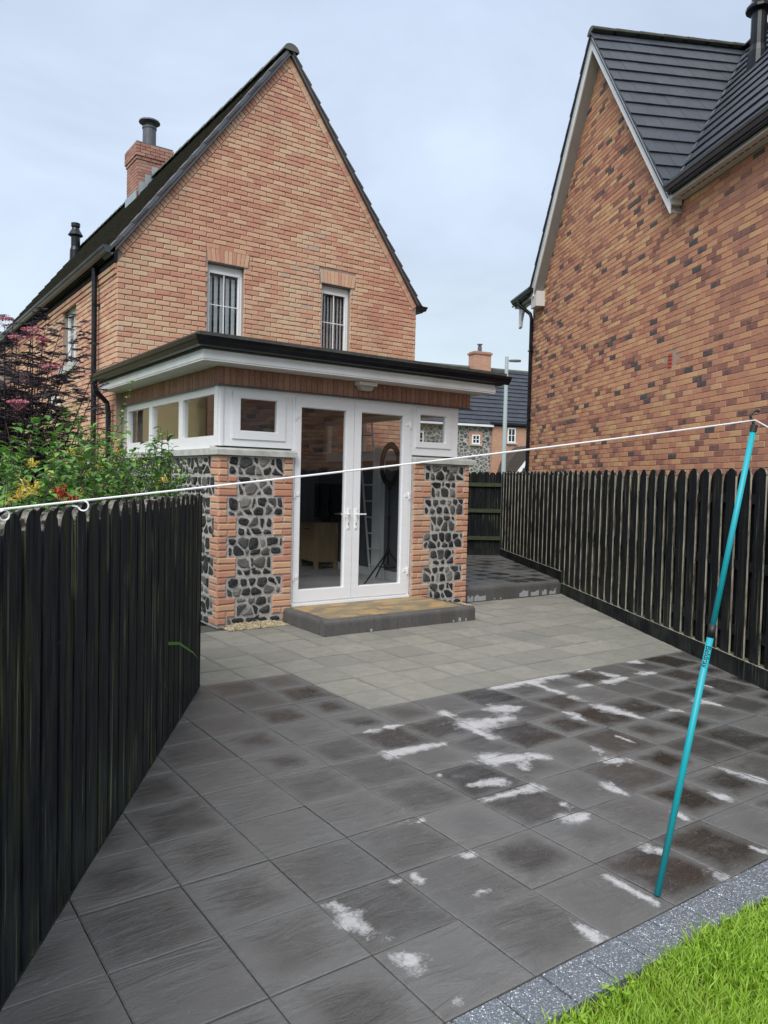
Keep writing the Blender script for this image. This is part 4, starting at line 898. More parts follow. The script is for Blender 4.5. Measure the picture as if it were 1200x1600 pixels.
polys = brick_polys(XL-0.003, XR+0.003, CK*38, ZA, CK, 0.2265, ops, gable_hps(XC, ZA-0.325, K))
lay(polys, FG, house, 'brick_buff', 300, 0.014, 0.028, 0.004, 0.007)
rest = brick_polys(6.30, XR+0.003, 0, CK*38-0.01, CK, 0.2265)
# verge course laid square to the slope
cs = 1/math.sqrt(1+K*K)
for sg in (-1, 1):
    V_ = Vector((-sg, 0, K)).normalized(); st = Vector((XC+sg*(XC-XL+0.01), YG, T(XL)-0.12-0.013))
    fr = Fr(st, V_, V_.cross(Vector((0, 1, 0))) if sg < 0 else Vector((0, 1, 0)).cross(V_), (0, -1, 0))
    # u runs up the slope, v points outwards; the band sits just below the tiles
    L = (XC-XL)/cs
    if fr.V.z < 0: fr.V = -fr.V
    vb = [[(i*0.0775, -0.112), (i*0.0775+0.0675, -0.112), (i*0.0775+0.0675, -0.002), (i*0.0775, -0.002)] for i in range(int(L/0.0775))]
    if fr.U.cross(fr.V).dot(fr.N) < 0: vb = [[q[3], q[2], q[1], q[0]] for q in vb]
    m2 = MB()
    for q in vb: m2.prism(fr, q, -0.01, 0.012+random.uniform(-0.001, 0.002), 0, random.random(), 0.004)
    part('verge_bricks', m2, 'brick_buff', house, kind='stuff')
    m3 = MB(); m3.box(fr, -0.15, L, -0.004, 0.085 if sg < 0 else 0.06, -0.30, 0.06); part('verge_mortar', m3, 'verge_grey', house)
# soldier lintels
for (a, b, c, d) in (LN1, LN2):
    n = 10; pl = []
    for i in range(n):
        f0, f1 = i/n, (i+1)/n; lo = a+0.035; hi = b-0.035
        pl.append([(lo+(hi-lo)*f0+0.004, c+0.012), (lo+(hi-lo)*f1-0.004, c+0.012), (a+(b-a)*f1-0.004, d-0.012), (a+(b-a)*f0+0.004, d-0.012)])
    lay(pl, FG, house, 'brick_buff', 12, 0.012, 0.024, 0.001, 0.004)
# side wall bricks
cols = brick_polys(-18.0, -YG-0.0, CK*22, 4.62, CK, 0.2265, [SW, GW], phase=0.11)
lay(cols+[], FLW, house, 'brick_buff', 0, 0.013, 0.028, 0.004, 0.006, stuffname='side_bricks')
m2 = MB()
for q in rest: m2.prism(FG, q, -0.014, 0.010, 0, random.random(), 0.004)
part('lower_bricks', m2, 'brick_buff', house, kind='stuff')
for z0, pr in ((4.625, 0.020), (4.705, 0.035)):
    m2 = MB()
    for q in brick_polys(-18.0, -YG-0.002, z0, z0+0.066, 0.08, 0.2265, phase=0.1*pr*50): m2.prism(FLW, q, -0.01, pr+0.012, 0, random.random(), 0.004)
    part('corbel_course', m2, 'brick_buff', house, kind='stuff')
mb = MB(); mb.box(FLW, -23, -YG-0.002, 4.79, 4.96, 0.0, 0.05); part('eaves_board', mb, 'black_plastic', house)
# windows in the gable
def gable_window(fr, w, bars, nb, mats, parent, rec=0.085, slat='blind_grey', bw=0.012):
    a, b, c, d = w; f = 0.062
    mb = MB(); ring(mb, fr, (a+0.003, b-0.003, c, d-0.012), (a+f, b-f, c+f, d-f-0.06), -rec-0.05, -rec)
    ring(mb, fr, (a+f-0.012, b-f+0.012, c+f-0.012, d-f-0.072+0.024), (a+f+0.004, b-f-0.004, c+f+0.004, d-f-0.08), -rec-0.02, -rec+0.012)
    wf = part('window', mb, 'upvc', parent)
    g = (a+f+0.004, b-f-0.004, c+f+0.004, d-f-0.08)
    mb = MB(); mb.add([fr.p(x, y, -rec-0.012) for x, y in ((g[0], g[2]), (g[1], g[2]), (g[1], g[3]), (g[0], g[3]))], [(0, 1, 2, 3)]); part('pane', mb, 'glass', wf)
    mb = MB(); m = (g[0]+g[1])/2
    mb.box(fr, m-bw/2, m+bw/2, g[2], g[3], -rec-0.008, -rec+0.004); mb.box(fr, g[0], m-bw/2, bars-bw/2, bars+bw/2, -rec-0.008, -rec+0.003); mb.box(fr, m+bw/2, g[1], bars-bw/2, bars+bw/2, -rec-0.008, -rec+0.003)
    part('glazing_bar', mb, 'white_gloss', wf)
    mb = MB(); step_ = (g[1]-g[0])/nb
    for i in range(nb):
        u = g[0]+step_*(i+0.5); mb.add([fr.p(u-step_*0.42, g[2], -rec-0.06), fr.p(u+step_*0.34, g[2], -rec-0.09), fr.p(u+step_*0.34, g[3]-0.03, -rec-0.09), fr.p(u-step_*0.42, g[3]-0.03, -rec-0.06)], [(0, 1, 2, 3)])
    part('blind', mb, slat, wf)
    mb = MB(); mb.box(fr, a-0.1, b+0.1, c-0.1, d+0.1, -rec-0.5, -rec-0.45); part('room_dark', mb, 'dark_void', wf)
gable_window(FG, W1, 4.42, 5, None, house); gable_window(FG, W2, 4.43, 7, None, house)
for w in (W1, W2):
    mb = MB(); mb.box(FG, w[0]+0.002, w[1]-0.002, w[3]-0.011, w[3]+0.004, -0.10, 0.004); part('lintel_plate', mb, 'gutter_grey', house)
gable_window(FLW, SW, 4.2, 6, None, house)
mb = MB(); mb.box(FLW, SW[0]-0.06, SW[1]+0.10, SW[2]-0.13, SW[2]-0.002, -0.1, 0.075); part('window_sill', mb, 'sill', house)
gable_window(FLW, GW, 1.7, 5, None, house)
pl = [[(GW[0]+i*0.0775, 2.245), (GW[0]+i*0.0775+0.0675, 2.245), (GW[0]+i*0.0775+0.0675, 2.46), (GW[0]+i*0.0775, 2.46)] for i in range(11)]
m2 = MB()
for q in pl: m2.prism(FLW, q, -0.01, 0.022, 0, random.random(), 0.004)
part('soldier_lintel', m2, 'brick_buff', house, kind='stuff')
mb = MB(); mb.box(FLW, -12.42, -12.16, 2.86, 3.12, 0.011, 0.10); part('vent_cover', mb, 'upvc', house, label='white square cover on the side wall')
# roof
for sg in (-1, 1):
    V_ = Vector((-sg, 0, K)).normalized(); xe = XC+sg*(XC-2.375)
    fr = Fr((xe, 0, T(2.375)-0.055), (0, -1, 0) if sg < 0 else (0, 1, 0), V_)
    L = (XC-2.375)/cs+0.02
    u0, u1 = (-23.0, -8.43) if sg < 0 else (8.43, 23.0)
    mb = MB(); mb.add([fr.p(u0, 0, -0.004), fr.p(u1, 0, -0.004), fr.p(u1, L, -0.004), fr.p(u0, L, -0.004)], [(0, 1, 2, 3)]); mb.add([fr.p(u0, 0, -0.05), fr.p(u1, 0, -0.05), fr.p(u1, L, -0.05), fr.p(u0, L, -0.05)], [(3, 2, 1, 0)]); part('roof_underlay', mb, 'tile_left', house)
    roof_tiles(fr, u0, u1, 0, L, 0.30, 0.30, [(0, 1, L)], 'tile_left', house, 60 if sg < 0 else 0, lift=0.032, thick=0.020)
mb = MB(); y = 8.42
while y < 22.9:
    R = 0.115; vs = []
    for yy, rr in ((y, R+0.008), (y+0.445, R)):
        vs += [(XC+math.cos(math.pi*i/8)*rr*1.15, yy, ZA-0.075+math.sin(math.pi*i/8)*rr*0.95) for i in range(9)]
    mb.add(vs, [(i, i+1, 9+i+1, 9+i) for i in range(8)]+[tuple(range(9)), tuple(reversed(range(9, 18)))]); y += 0.44
part('ridge_tiles', mb, 'ridge', house, kind='stuff')
mb = MB(); gutter(mb, (2.385, 8.43, 4.985), (2.385, 23, 4.985), (-1, 0, 0)); mb.box(FLW, -23, -8.44, 4.90, 4.99, 0.05, 0.12); part('gutter', mb, 'gutter_grey', house)
mb = MB(); gutter(mb, (8.115, 8.43, 4.985), (8.115, 23, 4.985), (1, 0, 0)); mb.wbox(7.995, 8.11, 8.43, 23, 4.86, 4.99); part('gutter', mb, 'black_plastic', house)
mb = MB(); mb.tube([(2.415, 9.42, 4.90), (2.415, 9.42, 0.05)], 0.042, 10)
for zz in (4.3, 2.9, 1.5): mb.wbox(2.39, 2.50, 9.37, 9.47, zz, zz+0.03)
part('downpipe', mb, 'black_plastic', house)
# chimney
FCf = Fr((0, 15.15, 0), (1, 0, 0), Z); FCl = Fr((4.8, 0, 0), (0, -1, 0), Z)
mb = MB(); mb.wbox(4.8, 5.6, 15.15, 15.95, 7.4, 9.44); ch_ = part('chimney', mb, 'mortar_buff', house)
m2 = MB()
for r in range(27):
    z0 = 9.44-(r+1)*0.075; pr = 0.045 if r < 4 else (0.022 if r == 4 else 0.0)
    for fr, a, b in ((FCf, 4.8-pr, 5.6+pr), (FCl, -15.95-pr, -15.15+pr)):
        for q in brick_polys(a, b, z0, z0+0.0755, 0.08, 0.2265, phase=0.0 if r % 2 else 0.11, bj=0.013): m2.prism(fr, q, -0.05, 0.008+pr, 0, random.random(), 0.004)
part('chimney_bricks', m2, 'brick_chimney', ch_, kind='stuff')
mb = MB(); mb.wbox(4.77, 5.63, 15.12, 15.98, 9.442, 9.47); mb.lathe((5.2, 15.55, 9.47), [(0.17, 0), (0.155, 0.03), (0.155, 0.50), (0.17, 0.52), (0.17, 0.56), (0.10, 0.57), (0.10, 0.66), (0.25, 0.665), (0.24, 0.70), (0.06, 0.78)], 16); part('flue', mb, 'verge_grey', ch_)
mb = MB()
for i in range(5):
    y0 = 0; x0 = 4.83+i*0.15; zb = T(x0+0.08)-0.02; mb.wbox(x0, x0+0.146, 15.118, 15.140, zb-0.15, zb+0.24)
mb.wbox(4.762, 4.785, 15.12, 15.97, T(4.8)-0.1, T(4.8)+0.16); part('lead_flashing', mb, 'lead', ch_)
mb = MB(); mb.lathe((4.90, 21.5, 8.0), [(0.17, 0.0), (0.16, 0.45), (0.13, 0.55), (0.13, 0.85), (0.22, 0.90), (0.13, 1.05), (0.10, 1.12), (0.13, 1.16), (0.13, 1.26), (0.05, 1.28)], 12); part('vent_pipe', mb, 'black_plastic', house)

# ------------------------------------------------------------------ neighbouring house on the right
A0 = Vector((8.52, 2.98, 0)); a27 = math.radians(27); DD = Vector((math.sin(a27), math.cos(a27), 0)); NN = Vector((-math.cos(a27), math.sin(a27), 0)); BB = -NN
nh = thing('detached_house', A0, 'tall multi-coloured brick house with white bargeboards and dark slate roof behind the right fence', 'house')
FN = Fr(A0, -DD, Z)                              # u = -s
mb = MB(); SC, ZN, KN = 3.40, 9.60, 1.31
mb.add([FN.p(u, v, 0) for u, v in ((-6.66, -0.1), (6.0, -0.1), (6.0, 5.66), (-6.66, 5.66))], [(0, 1, 2, 3)])
mb.add([FN.p(u, v, 0) for u, v in ((-6.22, 5.66), (-0.58, 5.66), (-SC, ZN-0.28))], [(0, 1, 2)])
mb.add([FN.p(-6.66, v, n) for v, n in ((-0.1, 0), (-0.1, -5.6), (5.6, -5.6), (9.2, -2.8), (5.66, 0))], [(4, 3, 2, 1, 0)])
mb.add([FN.p(6.0, v, n) for v, n in ((-0.1, 0), (-0.1, -5.6), (5.6, -5.6), (9.2, -2.8), (5.66, 0))], [(0, 1, 2, 3, 4)])
part('wall', mb, 'mortar_multi', nh)
CN = 0.0775
pl = brick_polys(-6.662, 6.0, CN*18, 5.64, CN, 0.2265)+brick_polys(-6.3, -0.5, CN*73, ZN, CN, 0.2265, (), gable_hps(-SC, ZN-0.33, KN))
AB = (-0.76, -0.65, 3.39, 3.60)
pl = [q for q in pl if not (q[0][0] < AB[1] and q[1][0] > AB[0] and q[0][1] < AB[3]-0.03 and q[-1][1] > AB[2]+0.03)]
lay(pl, FN, nh, 'brick_multi', 300, 0.006, 0.02, 0.0015, 0.003)
mb = MB()
for i in range(4): mb.prism(FN, [(AB[0], AB[2]+i*0.053), (AB[1], AB[2]+i*0.053), (AB[1], AB[2]+i*0.053+0.043), (AB[0], AB[2]+i*0.053+0.043)], -0.01, 0.014, 0, 0.5, 0.004)
part('air_brick', mb, 'terracotta_red', nh)
# end wall brick (far side) is plain mortar colour; barge boards and soffits of the cross gable
hz = lambda s_, top: top-KN*abs(s_-SC)
for sg, s_end in ((-1, 0.50), (1, 6.215)):
    mb = MB(); q = [(-s_end, hz(s_end, 9.27)), (-SC, 9.27), (-SC, 9.55), (-s_end, hz(s_end, 9.55))]
    if area(q) < 0: q = q[::-1]
    mb.prism(FN, q, 0.185, 0.210, 0, 0.5, 0.004)
    q2 = [(-s_end, hz(s_end, 9.47)), (-SC, 9.47), (-SC, 9.56), (-s_end, hz(s_end, 9.56))]; q2 = q2 if area(q2) > 0 else q2[::-1]
    mb.prism(FN, q2, 0.2105, 0.228); part('bargeboard', mb, 'upvc_fascia', nh)
    mb = MB(); mb.add([FN.p(-s_end, hz(s_end, 9.285), 0.0), FN.p(-SC, 9.285, 0.0), FN.p(-SC, 9.285, 0.184), FN.p(-s_end, hz(s_end, 9.285), 0.184)], [(0, 1, 2, 3), (3, 2, 1, 0)]); part('soffit', mb, 'soffit', nh)
# roof slopes
cn = 1/math.sqrt(1+KN*KN)
def slope_sheet(fr, poly, name='roof_underlay'):
    m_ = MB(); m_.add([fr.p(u, v, -0.006) for u, v in poly]+[fr.p(u, v, -0.05) for u, v in poly], [tuple(range(len(poly))), tuple(reversed(range(len(poly), 2*len(poly))))]); part(name, m_, 'tile_right', nh)
LC = (SC-0.45)/cn
fr1 = Fr(A0+DD*0.45+Z*(ZN-0.045-KN*(SC-0.45)), BB, DD*cn+Z*(KN*cn))                 # near slope of the cross gable
hp1 = [(1, -cn, -0.25+0.0), (0, 1, LC)]                                            # u+0.25 <= v*cn
slope_sheet(fr1, clip([(-0.25, 0), (3.2, 0), (3.2, LC), (-0.25, LC)], hp1))
roof_tiles(fr1, -0.255, 3.2, 0, LC, 0.352, 0.30, hp1, 'tile_right', nh, 140, lift=0.030, thick=0.014, gap=0.003)
fr2 = Fr(A0+DD*6.35+Z*(ZN-0.045-KN*(SC-0.45)), -BB, -DD*cn+Z*(KN*cn))                # far slope
hp2 = [(-1, -cn, -0.25), (0, 1, LC)]
slope_sheet(fr2, clip([(-3.2, 0), (0.25, 0), (0.25, LC), (-3.2, LC)], hp2))
roof_tiles(fr2, -3.2, 0.255, 0, LC, 0.352, 0.30, hp2, 'tile_right', nh, 0, lift=0.030, thick=0.014)
fr3 = Fr(A0+NN*0.25+Z*(ZN-0.045-KN*(SC-0.45)), -DD, BB*cn+Z*(KN*cn)); LM = LC       # main roof, u = -s
hp3 = [(-1, -cn, 0.45), (0, 1, LM)]
slope_sheet(fr3, clip([(-SC, 0), (6.2, 0), (6.2, LM), (-SC, LM)], hp3))
roof_tiles(fr3, -SC, 6.2, 0, LM, 0.352, 0.30, hp3, 'tile_right', nh, 150, lift=0.030, thick=0.014, gap=0.003)
hp4 = [(1, -cn, -6.35), (0, 1, LM)]
slope_sheet(fr3, clip([(-7.35, 0), (-SC, 0), (-SC, LM), (-7.35, LM)], hp4))
roof_tiles(fr3, -7.35, -SC, 0, LM, 0.352, 0.30, hp4, 'tile_right', nh, 0, lift=0.030, thick=0.014)
fr4 = Fr(A0+BB*(2*(SC-0.45)-0.25)+Z*(ZN-0.045-KN*(SC-0.45)), DD, -BB*cn+Z*(KN*cn)); slope_sheet(fr4, [(-6.2, 0), (7.35, 0), (7.35, LM), (-6.2, LM)])
# ridges, valley
def ridge_run(P, Q, name='ridge_tiles', r=0.11):
    P, Q = Vector(P), Vector(Q); d = (Q-P); L = d.length; d.normalize(); sd_ = d.cross(Z); m_ = MB(); x = 0
    while x < L:
        e = min(x+0.445, L); vs = []
        for w_, rr in ((x, r+0.008), (e, r)): vs += [P+d*w_+sd_*math.cos(math.pi*i/8)*rr*1.15+Z*(math.sin(math.pi*i/8)*rr*0.8-0.04) for i in range(9)]
        m_.add(vs, [(i, i+1, 9+i+1, 9+i) for i in range(8)]+[(i+1, i, 9+i, 9+i+1) for i in range(8)]+[tuple(range(9)), tuple(reversed(range(9, 18)))]); x += 0.44
    part(name, m_, 'ridge', nh, kind='stuff')
RB = SC-0.45-0.25
ridge_run(A0+DD*SC+NN*0.25+Z*ZN, A0+DD*SC+BB*RB+Z*ZN); ridge_run(A0+BB*RB-DD*6.2+Z*ZN, A0+BB*RB+DD*7.35+Z*ZN)
m_ = MB(); p0, p1 = fr3.p(-0.47, 0.0, 0.0), fr3.p(-0.45-LM*cn, LM, 0.0); sdv = (fr3.U*0.075)
m_.add([p0-sdv*0.3+Z*0.05, p0+sdv*1.3+Z*0.05, p1+sdv*1.3+Z*0.05, p1-sdv*0.3+Z*0.05], [(0, 1, 2, 3), (3, 2, 1, 0)]); part('valley_lining', m_, 'lead', nh)
# eaves: fascia, soffit, vent strip, gutter (near side and far side of the cross gable)
for (s0, s1) in ((-6.1, 0.50), (6.10, 7.33)):
    mb = MB(); mb.box(FN, -s1, -s0, 5.665, 5.83, 0.19, 0.21); part('fascia', mb, 'upvc_fascia', nh)
    mb = MB(); mb.box(FN, -s1+0.002, -s0-0.002, 5.668, 5.685, 0.0, 0.189)
    part('soffit', mb, 'soffit', nh)
    mb = MB()
    u = -s1+0.12
    while u < -s0-0.2: mb.box(FN, u, u+0.10, 5.665, 5.667, 0.105, 0.125); u += 0.13
    part('soffit_vent', mb, 'dark_void', nh)
    mb = MB(); gutter(mb, FN.p(-s1, 5.845, 0.212), FN.p(-s0+ (0.09 if s1 < 1 else -0.05), 5.845, 0.212) if False else FN.p(-s0, 5.845, 0.212), NN); part('gutter', mb, 'gutter_grey' if s1 < 1 else 'black_plastic', nh)
mb = MB(); q = [(-0.62, 5.60), (-0.50, 5.60), (-0.50, 5.84), (-0.62, 5.84)]; mb.prism(FN, q, 0.03, 0.186, 0, 0.5, 0.003); part('box_end', mb, 'upvc_fascia', nh)
mb = MB(); q = [(-6.30, 5.44), (-5.95, 5.44), (-5.95, 5.75), (-6.30, 5.60)]; mb.prism(FN, q, 0.0, 0.186, 0, 0.5, 0.003); part('box_end', mb, 'soffit', nh)
mb = MB(); arc = [(-7.30+0.0, 5.66), (-7.30, 5.22), (-7.19, 5.25)]+[(-7.19+0.40*(1-math.cos(t)), 5.25+0.40*math.sin(t)) for t in (0.3, 0.7, 1.1, 1.5)]; arc += [(-6.70, 5.66)]
mb.prism(FN, arc if area(arc) > 0 else arc[::-1], 0.06, 0.12, 0, 0.5, 0.004); part('bracket', mb, 'upvc_fascia', nh)
mb = MB(); mb.tube([FN.p(-6.95, 5.76, 0.26), FN.p(-6.90, 5.66, 0.24), FN.p(-6.66, 5.42, 0.07), FN.p(-6.61, 5.30, 0.055), FN.p(-6.61, 0.0, 0.055)], 0.040, 10)
for zz in (4.6, 3.1): mb.box(FN, -6.67, -6.55, zz, zz+0.03, 0.008, 0.10)
part('downpipe', mb, 'black_plastic', nh)
# chimney and flue at the right edge
mb = MB(); fc = Fr(A0+BB*RB, -DD, Z); mb.box(fc, -2.02, -1.0, 8.6, 12.4, -0.35, 0.35); chn = part('chimney', mb, 'mortar_buff', nh)
m2 = MB()
for r in range(48):
    z0 = 8.8+r*0.075
    for q in brick_polys(-2.02, -1.0, z0, z0+0.0755, 0.08, 0.2265, phase=0.0 if r % 2 else 0.11, bj=0.013): m2.prism(fc, q, 0.33, 0.358, 0, random.random(), 0.004)
    f5 = Fr(fc.p(-2.02, 0, 0), fc.N, Z, -fc.U)
    for q in brick_polys(-0.35, 0.35, z0, z0+0.0755, 0.08, 0.2265, phase=0.0 if r % 2 else 0.11, bj=0.013): m2.prism(Fr(fc.p(-2.02, 0, 0), -fc.N, Z), [(-a, b) for a, b in q][::-1], -0.02, 0.008, 0, random.random(), 0.004)
part('chimney_bricks', m2, 'brick_chimney', chn, kind='stuff')
mb = MB(); mb.lathe(A0+BB*1.75+DD*1.62+Z*8.1, [(0.16, 0), (0.14, 0.35), (0.115, 0.45), (0.115, 0.95), (0.20, 0.98), (0.20, 1.02), (0.12, 1.12), (0.115, 1.35), (0.17, 1.38), (0.17, 1.48), (0.06, 1.55)], 14); part('flue_pipe', mb, 'black_plastic', nh)

# ------------------------------------------------------------------ house across the street
P0 = Vector((29.329, 27.487, 0)); UD = Vector((0.974, -0.225, 0)).normalized()
fh = thing('detached_house', P0, 'distant flint and pink brick house with slate roof between the two nearer houses', 'house')
FD = Fr(P0, UD, Z)
def uvpanel(fr, poly, n, mname, name, parent, holes=()):
    me = bpy.data.meshes.new(name); vs = [fr.p(u, v, n) for u, v in poly]; me.from_pydata(vs, [], [tuple(range(len(poly)))]); me.materials.append(M[mname]); uv = me.uv_layers.new(name='UVMap')
    for i, (u, v) in enumerate(poly): uv.data[i].uv = (u, v)
    me.update(); o = bpy.data.objects.new(name, me); return place(o, parent)
def uvbox(fr, u0, u1, v0, v1, n0, n1, mname, name, parent):
    me = bpy.data.meshes.new(name); vs, fs, uvs = [], [], []
    def q(pts, uv): b = len(vs); vs.extend([fr.p(*p) for p in pts]); fs.append((b, b+1, b+2, b+3)); uvs.extend(uv)
    q([(u0, v0, n1), (u1, v0, n1), (u1, v1, n1), (u0, v1, n1)], [(u0, v0), (u1, v0), (u1, v1), (u0, v1)])
    q([(u0, v0, n0), (u0, v0, n1), (u0, v1, n1), (u0, v1, n0)], [(n0, v0), (n1, v0), (n1, v1), (n0, v1)])
    q([(u1, v0, n1), (u1, v0, n0), (u1, v1, n0), (u1, v1, n1)], [(n1, v0), (n0, v0), (n0, v1), (n1, v1)])
    q([(u0, v1, n1), (u1, v1, n1), (u1, v1, n0), (u0, v1, n0)], [(u0, n1), (u1, n1), (u1, n0), (u0, n0)])
    me.from_pydata(vs, [], fs); me.materials.append(M[mname]); uv = me.uv_layers.new(name='UVMap')
    for i, c in enumerate(uvs): uv.data[i].uv = c
    me.update(); o = bpy.data.objects.new(name, me); place(o, parent); PINV[o.name] = Matrix.Identity(4); return o
uvbox(FD, -12, -1.3, 0, 4.90, -6, 0.0, 'far_flint', 'stone_wall', fh); uvbox(FD, -1.3, 7, 0, 5.10, -6, 0.15, 'far_brick', 'brick_wall', fh)
def far_window(a, b, c, d, n, nx=2):
    mb = MB(); ring(mb, FD, (a, b, c, d), (a+0.06, b-0.06, c+0.06, d-0.06), n, n+0.05); w = part('window', mb, 'upvc', fh)
    mb = MB(); mb.box(FD, a+0.05, b-0.05, c+0.05, d-0.05, n+0.005, n+0.012); part('pane', mb, 'screen', w)
    mb = MB(); m = (a+b)/2; mb.box(FD, m-0.018, m+0.018, c+0.06, d-0.06, n+0.013, n+0.04)
    for t in (0.5,): mb.box(FD, a+0.06, m-0.018, c+(d-c)*t-0.015, c+(d-c)*t+0.015, n+0.013, n+0.038); mb.box(FD, m+0.018, b-0.06, c+(d-c)*t-0.015, c+(d-c)*t+0.015, n+0.013, n+0.038)
    part('glazing_bar', mb, 'white_gloss', w)
    mb = MB(); mb.box(FD, a-0.1, b+0.1, c-0.09, c, n, n+0.10); part('window_sill', mb, 'sill', w)
uvbox(FD, -2.68, -1.86, 3.72, 4.56, 0.0, 0.03, 'far_brick', 'window_surround', fh)
far_window(-2.51, -2.03, 3.87, 4.37, 0.031); far_window(-0.36, 0.14, 4.03, 4.83, 0.151); far_window(-6.2, -5.4, 3.6, 4.4, 0.0)
frd = Fr(FD.p(0, 4.93, 0.25), UD, -FD.N*0.67+Z*0.742)
mb = MB(); L5 = 4.75; mb.add([frd.p(u, v, -0.01) for u, v in ((-12.3, 0), (7, 0), (7, L5), (-12.3, L5))], [(0, 1, 2, 3)]); mb.add([frd.p(u, v, -0.06) for u, v in ((-12.3, 0), (7, 0), (7, L5), (-12.3, L5))], [(3, 2, 1, 0)]); part('roof_underlay', mb, 'tile_right', fh)
roof_tiles(frd, -12.3, 7, 0, L5, 0.345, 0.33, [(0, 1, L5)], 'tile_right', fh, 0, lift=0.05, thick=0.02, gap=0.006)
mb = MB(); mb.tube([frd.p(-12.3, L5, 0.0), frd.p(7, L5, 0.0)], 0.12, 8); part('ridge_tiles', mb, 'ridge', fh)
mb = MB(); mb.box(FD, -12.2, -1.32, 4.82, 4.93, 0.01, 0.30); part('fascia', mb, 'upvc_fascia', fh)
mb = MB(); mb.box(FD, -1.5, 7, 4.98, 5.09, 0.16, 0.36); part('gutter', mb, 'black_plastic', fh)
uvbox(Fr(FD.p(0, 0, -2.35), UD, Z), -1.19, -0.08, 7.4, 9.36, -0.7, 0.0, 'far_brick', 'chimney', fh)
mb = MB(); mb.box(Fr(FD.p(0, 0, -2.35), UD, Z), -1.25, -0.02, 9.20, 9.30, -0.76, 0.06); part('chimney_cap', mb, 'brick_chimney', fh)
mb = MB(); mb.lathe(FD.p(-0.66, 9.36, -2.7), [(0.13, 0), (0.12, 0.35), (0.08, 0.36), (0.08, 0.42), (0.17, 0.43), (0.15, 0.48)], 10); part('flue', mb, 'verge_grey', fh)
# little canopy over its front door
mb = MB(); prof = [(-0.95, 2.35), (-0.75, 2.95), (-0.35, 3.45), (0.15, 3.78), (0.55, 3.86), (0.95, 3.78), (1.35, 3.5), (1.75, 3.0), (1.95, 2.35)]
mb.prism(FD, [(u, v) for u, v in prof][::-1] if area(prof) < 0 else prof, 0.155, 0.9, 0, 0.5, 0.08); part('canopy_roof', mb, 'thatch', fh)
mb = MB()
for sg in (-1, 1):
    for i in range(6):
        a = 0.60+sg*i*0.135; zt = 3.32-i*0.16
        q = [(a, zt), (a+sg*0.135, zt-0.16), (a+sg*0.135, zt-0.36-(0.05 if i % 2 else 0)), (a+sg*0.07, zt-0.40), (a, zt-0.20)]
        mb.prism(FD, q if area(q) > 0 else q[::-1], 0.905+0.002*(i % 2), 0.96+0.002*(i % 2))
part('canopy_barge', mb, 'upvc', fh)
mb = MB(); mb.box(FD, 0.15, 1.1, 0, 2.3, 0.155, 0.2); part('door', mb, 'fence_right', fh)
# street lamp
lp = thing('street_lamp', (16.334, 14.639, 0), 'slim grey-green street lamp standing between the houses beyond the fence', 'street lamp')
mb = MB(); mb.tube([(16.334, 14.639, 0), (16.334, 14.639, 1.2), (16.334, 14.639, 5.74)], [0.085, 0.075, 0.055], 12); part('pole', mb, 'lamp_steel', lp)
mb = MB(); mb.tube([(16.334, 14.639, 5.66), (16.42, 14.575, 5.62)], 0.02, 8); part('arm', mb, 'lamp_steel', lp)
mb = MB(); d = Vector((0.8, -0.59, 0)); fl_ = Fr((16.40, 14.59, 5.60), d, Vector((0.59, 0.8, 0)), Z)
mb.prism(fl_, [(0, -0.05), (0.22, -0.09), (0.36, -0.05), (0.36, 0.05), (0.22, 0.09), (0, 0.05)], -0.02, 0.045, 0, 0.5, 0.015); part('lantern', mb, 'verge_grey', lp)

# cream house down the road on the left, outside the photo but mirrored in the side windows
ch = thing('rendered_house', (-4.5, 20, 0), 'cream rendered house with a brick bay beyond the garden on the left', 'house')
mb = MB(); mb.wbox(-3.2, -0.8, 20, 27, 0, 5.4); part('cream_wall', mb, 'plaster_cream', ch)
uvbox(Fr((0, 19.8, 0), (1, 0, 0), Z), -10.0, -3.2, 0, 5.4, -7, 0, 'far_brick', 'brick_wall', ch)
for (a, b) in ((-8.6, -7.4), (-6.2, -5.0), (-4.6, -3.9)):
    f_ = Fr((0, 19.8, 0), (1, 0, 0), Z); mb = MB(); ring(mb, f_, (a, b, 3.3, 4.5), (a+0.07, b-0.07, 3.37, 4.43), 0.002, 0.05); w_ = part('window', mb, 'upvc', ch); mb = MB(); mb.box(f_, a+0.06, b-0.06, 3.36, 4.44, 0.003, 0.012); part('pane', mb, 'screen', w_)
f_ = Fr((0, 19.5, 5.3), (1, 0, 0), Vector((0, 0.7, 0.714))); mb = MB(); mb.box(f_, -10.3, -0.5, 0, 5.4, 0, 0.06); part('roof', mb, 'tile_right', ch)
f_ = Fr((0, 27.2, 5.3), (-1, 0, 0), Vector((0, -0.7, 0.714))); mb = MB(); mb.box(f_, 0.5, 10.3, 0, 5.4, 0, 0.06); part('roof', mb, 'tile_right', ch)
mb = MB(); mb.add([(-0.8, 20, 5.4), (-0.8, 27, 5.4), (-0.8, 23.4, 9.0)], [(0, 1, 2)]); mb.add([(-10, 20, 5.4), (-10, 27, 5.4), (-10, 23.4, 9.0)], [(2, 1, 0)]); part('gable_wall', mb, 'plaster_cream', ch)

